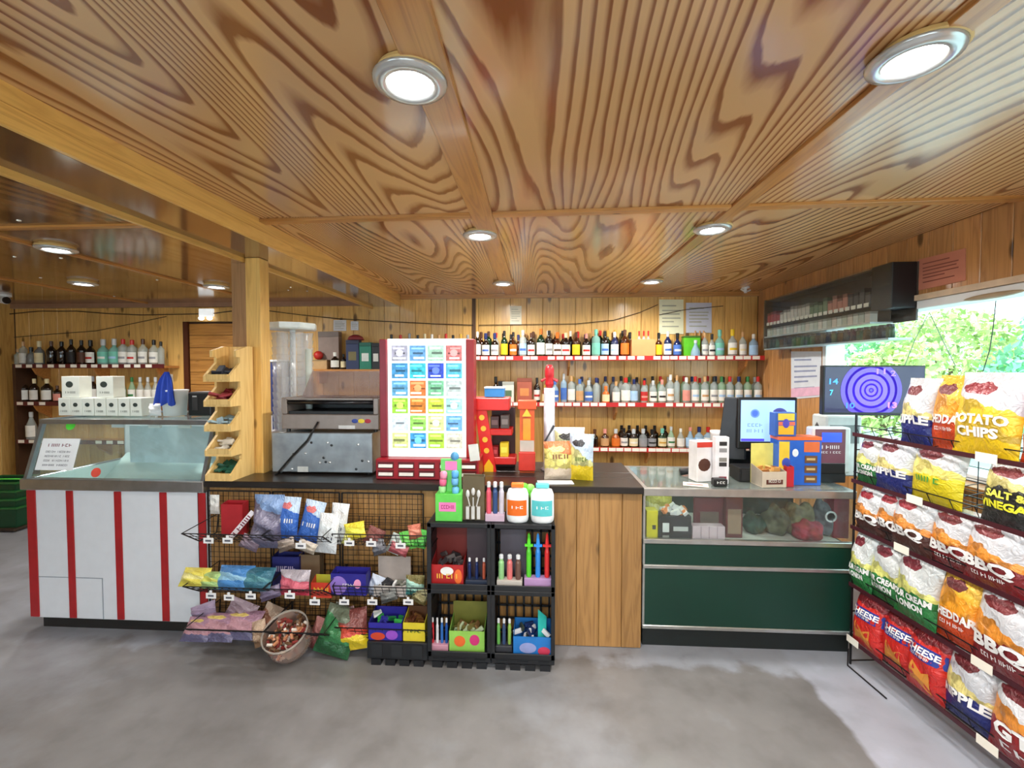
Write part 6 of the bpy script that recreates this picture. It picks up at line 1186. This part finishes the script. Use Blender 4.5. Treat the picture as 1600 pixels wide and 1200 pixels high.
rs = random.Random(12); cols_ = [(190, 80, 86), (232, 226, 216), (222, 218, 208), (130, 150, 120), (214, 150, 134), (90, 90, 94), (236, 236, 236)]
def small(y, z, h, col, lab, nm, d=.05, w_=.04, cyl=False):
    t = thing(nm, lab, 'pack' if not cyl else 'jar', (UX0+.045, y, z), 0, 'packs on the overhead rack')
    if cyl: MB().lathe([(.001, 0), (w_/2, 0), (w_/2, h*.75), (w_*.42, h*.8)], 10).build('jar_body', GL(col, .5, .1), t, smooth=True); MB().lathe([(w_*.45, h*.8), (w_*.45, h), (.001, h)], 10).build('lid', S((50, 50, 54), .4), t)
    else: MB().box(-d/2, d/2, -w_/2, w_/2, 0, h*.78).build('carton', S(col, .5), t, bevel=.001); MB().box(-d/2-.0005, d/2+.0005, -w_/2-.0005, w_/2+.0005, h*.782, h).build('flip_lid', S([c*.7 for c in col], .5), t)
for k in range(26): y = UY1-.06-k*.052; 
n1 = 25
for k in range(n1):
    y = UY1-.05-k*.0575
    if y < UY0+.22: break
    small(y, UZ0+.248, rs.uniform(.09, .13), cols_[(k//4) % 7], '%s pack from the back corner on the upper overhead shelf' % ORD[k], 'cigarette_pack', w_=.05)
for k in range(n1):
    y = UY1-.05-k*.0575
    if y < UY0+.22: break
    small(y, UZ0+.131, .075, ((200, 206, 200), (176, 186, 176), (206, 196, 186))[k % 3], '%s small pack from the back corner on the middle overhead shelf' % ORD[k], 'vape_pack', w_=.05)
for k in range(24):
    y = UY1-.05-k*.068
    if y < UY0+.06: break
    small(y, UZ0+.013, .09, ((90, 96, 100), (60, 66, 84), (96, 116, 92), (120, 96, 70))[k % 4], '%s little jar from the back corner on the lowest overhead shelf' % ORD[k], 'small_jar', w_=.05, cyl=True)

# ================================================================ notices
def notice(name, label, pts, col, lines, lc, thick):
    """paper on a wall, pts = lower-left, lower-right, upper-right, upper-left; thick = offset towards the wall"""
    c = sum(pts, Vector())/4; t = thing(name, label, 'notice', c); n = Vector(thick); p = [q-c for q in pts]
    MB().hexa([p[0], p[1], p[1]+n, p[0]+n], [p[3], p[2], p[2]+n, p[3]+n]).build('paper', S(col, .7, var=.04), t)
    nn = n.normalized()*-.0012; m = MB()
    for k, (v, u0, u1) in enumerate(lines):
        def pt(u, v): a = p[0].lerp(p[1], u); b_ = p[3].lerp(p[2], u); return a.lerp(b_, v)+nn
        m.quad(pt(u0, v-.018), pt(u1, v-.018), pt(u1, v+.018), pt(u0, v+.018))
    m.build('print', S(lc, .6), t); return t
LN = [(.82, .12, .7), (.68, .12, .88), (.58, .12, .84), (.46, .12, .88), (.36, .12, .6), (.22, .12, .8)]
xw = XR-.006; notice('pink_notice', 'pink paper notice pinned above the right window', [PX(1434, 454, xw), PX(1508, 438, xw), PX(1508, 388, xw), PX(1434, 406, xw)], (214, 140, 116), LN, (150, 84, 70), (.004, 0, 0))
notice('notice_sheet', 'tall printed notice with pink foot beside the window', [PX(1236, 624, xw), PX(1283, 620, xw), PX(1283, 549, xw), PX(1236, 549, xw)], (226, 232, 240), LN, (150, 160, 190), (.004, 0, 0))
pf = [PX(1236, 621, xw-.003), PX(1283, 617, xw-.003), PX(1283, 604, xw-.003), PX(1236, 607, xw-.003)]; t = thing('pink_strip', 'pink strip at the foot of the window notice', 'notice', sum(pf, Vector())/4); c = t.location.copy(); MB().hexa([q-c for q in (pf[0], pf[1])]+[pf[1]-c+Vector((.002, 0, 0)), pf[0]-c+Vector((.002, 0, 0))], [pf[3]-c, pf[2]-c, pf[2]-c+Vector((.002, 0, 0)), pf[3]-c+Vector((.002, 0, 0))]).build('paper', S((240, 190, 214), .6), t)
def bw(px0, px1, yt, yb, col, lab, lines=LN, lc=(170, 170, 150)): y = YB-.008; return notice('notice_sheet', lab, [P(px0, yb, y), P(px1, yb, y), P(px1, yt, y), P(px0, yt, y)], col, lines, lc, (0, .004, 0))
bw(1030, 1068, 468, 522, (232, 230, 196), 'cream notice sheet on the back wall above the bottles'); bw(1072, 1112, 473, 520, (206, 208, 222), 'pale lilac notice sheet on the back wall'); bw(521, 541, 500, 517, (236, 236, 240), 'small white card on the wall over the warmer'); bw(548, 560, 502, 516, (232, 234, 240), 'tiny white card on the wall right of the other'); bw(797, 815, 478, 508, (226, 218, 196), 'faded paper slip on the back wall near the left shelf end')
# ================================================================ cables along the walls
def cable(name, label, pts, r=.006, col=(60, 44, 30)):
    o0 = pts[0]; t = thing(name, label, 'cable', o0); MB().tube([p-o0 for p in pts], r, 5).build('wire', S(col, .6), t, smooth=True)
yw = YB-.02; yw2 = YB-.05
cable('wall_cable', 'dark cable sagging along the annex back wall', [P(x, y, yw2) for x, y in ((0, 492), (60, 486), (120, 486), (170, 490), (220, 492), (280, 491), (330, 490), (362, 486))])
cable('wall_cable', 'thin cable slanting up from the annex shelves', [P(x, y, yw) for x, y in ((22, 527), (80, 522), (150, 517), (210, 505), (262, 494))], .004)
cable('wall_cable', 'dark cable along the wall above the food warmer', [P(x, y, yw) for x, y in ((408, 484), (470, 492), (530, 498), (600, 502), (680, 506), (740, 508))], .005)
cable('wall_cable', 'thin cable over the top bottle shelf', [P(x, y, yw) for x, y in ((748, 508), (820, 507), (900, 506), (960, 500), (1000, 488), (1028, 476))], .004)
cable('wall_cable', 'cable crossing the notices on the back wall', [P(x, y, yw) for x, y in ((1030, 492), (1070, 484), (1110, 480), (1130, 478))], .004)
cable('hanging_wire', 'thin wire hanging down the window from its top', [PX(x, y, XR-.05) for x, y in ((1556, 470), (1552, 510), (1546, 548), (1536, 580))], .0025, (70, 80, 80))
cable('hanging_wire', 'pair of thin wires making a peak in the window', [PX(x, y, XR-.05) for x, y in ((1412, 575), (1430, 530), (1452, 488), (1472, 530), (1493, 572))], .0022, (110, 130, 130))
t = thing('window_sensor', 'pale oblong fitting on the window top rail', 'sensor', PX(1550, 462, XR-.03)); MB().ball((0, 0, 0), .02, .16, .016, 12, 8).build('body', S((170, 150, 120), .4), t, smooth=True)
# ================================================================ small fittings
p = P(8, 470, 4.4); t = thing('security_camera', 'white and black security camera at the far left', 'security camera', (p.x, p.y, ZL)); MB().lathe([(.05, 0), (.05, -.02), (.02, -.03), (.02, ZL*-1+p.z+.03)], 14).build('mount', white_paint, t, smooth=False); MB().tube([(-.10, -.0, p.z-ZL+.025), (.05, -.03, p.z-ZL)], .04, 12).build('body', white_paint, t, smooth=False); MB().lathe([(.036, 0), (.036, .012), (.001, .012)], 14).move(Matrix.Translation((.05, -.031, p.z-ZL)) @ Matrix.Rotation(PI/2, 4, 'Y')).build('lens', black_plastic, t)
p = P(322, 489, YB-.06); t = thing('emergency_light', 'white emergency light box glowing over the pine door', 'lamp', (p.x, YB-.012, p.z)); MB().box(-.085, .085, -.06, -.022, -.04, .05).build('housing', S((236, 240, 240), .4, emit=.5), t, bevel=.006)
for s_ in (-1, 1): MB().ball((s_*.05, -.06, -.062), .032, .03, .026, 12, 8).build('lamp_head', S((246, 250, 250), .3, emit=1.2), t, smooth=True)
p = PZ(1165, 452, ZC); t = thing('ceiling_hook', 'small white ceiling fitting near the back right corner', 'fitting', (P(1165, 452, 4.8).x, 4.8, ZC)); MB().lathe([(.04, 0), (.04, -.012), (.015, -.02), (.015, -.06), (.001, -.06)], 12).build('body', white_paint, t); MB().tube([(0, 0, -.05), (-.05, 0, -.02)], .008, 6).build('arm', white_paint, t); MB().tube([(0, 0, -.05), (.05, 0, -.03)], .008, 6).build('arm', white_paint, t)
# green shopping baskets by the left wall
gm = S((16, 66, 40), .45)
for k in range(4):
    q = PZ(12, 830, 0); t = thing('shopping_basket', ['bottom', 'second', 'third', 'topmost'][k]+' green shopping basket in the stack by the annex wall', 'basket', (q.x-.12, q.y+.12, .04+.085*k), .1, 'green shopping baskets'); w0, d0, h0 = .20, .14, .2
    m = MB(); th_ = .008
    for s_ in (-1, 1): m.hexa([(s_*w0-.004, -d0, 0), (s_*w0+.004, -d0, 0), (s_*w0+.004, d0, 0), (s_*w0-.004, d0, 0)], [(s_*w0*1.15-.004, -d0*1.15, h0), (s_*w0*1.15+.004, -d0*1.15, h0), (s_*w0*1.15+.004, d0*1.15, h0), (s_*w0*1.15-.004, d0*1.15, h0)]); m.hexa([(-w0, s_*d0-.004, 0), (w0, s_*d0-.004, 0), (w0, s_*d0+.004, 0), (-w0, s_*d0+.004, 0)], [(-w0*1.15, s_*d0*1.15-.004, h0), (w0*1.15, s_*d0*1.15-.004, h0), (w0*1.15, s_*d0*1.15+.004, h0), (-w0*1.15, s_*d0*1.15+.004, h0)])
    m.build('basket_wall', gm, t); MB().box(-w0, w0, -d0, d0, 0, .008).build('base', gm, t); MB().tube([(-w0*1.2, -d0*1.2, h0), (w0*1.2, -d0*1.2, h0), (w0*1.2, d0*1.2, h0), (-w0*1.2, d0*1.2, h0)], .014, 6, closed=True).build('rim', S((26, 92, 44), .4), t)
    if k == 3: MB().tube([(-w0*1.15, 0, h0), (-w0*.9, -.1, h0+.03), (w0*.9, -.1, h0+.03), (w0*1.15, 0, h0)], .008, 6).build('handle', S((90, 206, 70), .4), t, smooth=True)
t = thing('basket_stand', 'low dark base under the green shopping baskets', 'stand', (q.x-.12, q.y+.12, 0)); MB().box(-.24, .24, -.16, .16, .012, .038).build('board', S((50, 36, 26), .6), t, bevel=.003)
for x in (-.2, .2):
    for y in (-.12, .12): MB().lathe([(.014, 0), (.014, .012)], 8, (x, y, 0)).build('foot', black_plastic, t)

# ================================================================ outside the window
tag(MB().box(XR+.4, 40, -14, 40, -.5, -.2).build('ground', S((196, 200, 204), .8, var=.12, scale=1.5)), 'pale gravel yard outside the window', None, None, 'structure')
def leafm(c): return S(c, .6, var=.25, scale=3)
def shrub(x, y, h, r, c, lab, seed):
    t = thing('shrub', lab, 'shrub', (x, y, -.2), 0, 'green shrubs outside the window'); rs = random.Random(seed); m = MB(); n_ = 2600
    for q in range(n_):
        a_ = rs.uniform(0, 2*PI); e_ = rs.uniform(-.5, 1.0); k = .72+.3*rs.random(); ce = math.sqrt(max(0, 1-min(1, abs(e_))**2)); px_, py_, pz_ = r*k*ce*math.cos(a_), r*k*ce*math.sin(a_), h*.5+h*.5*k*e_
        s_ = rs.uniform(.06, .13); d1 = Vector((rs.gauss(0, 1), rs.gauss(0, 1), rs.gauss(0, 1))).normalized(); d2 = d1.cross(Vector((rs.gauss(0, 1), rs.gauss(0, 1), rs.gauss(0, 1)))).normalized(); c_ = Vector((px_, py_, max(.1, pz_)))
        m.quad(c_-d1*s_, c_-d2*s_*.45, c_+d1*s_, c_+d2*s_*.45, q % 3)
    m.build('foliage', [leafm(c), leafm([min(255, a_*1.18) for a_ in c]), leafm([a_*.8 for a_ in c])], t, kind='stuff')
    MB().tube([(0, 0, 0), (.05, 0, h*.3), (0, .05, h*.6)], .06, 6).build('trunk', S((96, 80, 60), .8), t)
    for s_ in (-1, 1): MB().tube([(.03, 0, h*.25), (s_*r*.4, s_*.2, h*.55)], .03, 5).build('branch', S((96, 80, 60), .8), t)
sh_ = [(8.5, 17.5, 3.9, 1.9), (9.2, 14.2, 3.5, 1.7), (9.8, 11.2, 3.2, 1.6), (9.9, 8.4, 2.85, 1.5), (10.0, 5.8, 2.55, 1.4), (10.0, 3.4, 2.3, 1.3), (13.5, 16.0, 3.9, 2.0), (13.8, 12.4, 3.5, 1.8), (13.8, 9.0, 3.1, 1.7), (6.4, 11.6, 2.5, 1.2), (6.9, 9.4, 2.25, 1.0), (14.5, 20.0, 4.4, 2.2), (13.6, 6.0, 2.8, 1.5), (13.4, 3.2, 2.5, 1.4)]
for k, (x, y, h, r) in enumerate(sh_): shrub(x, y, h, r, [(156, 210, 132), (142, 206, 140), (190, 214, 134), (138, 210, 160)][k % 4], '%s shrub from the left seen through the long window' % ORD[k], 100+k)
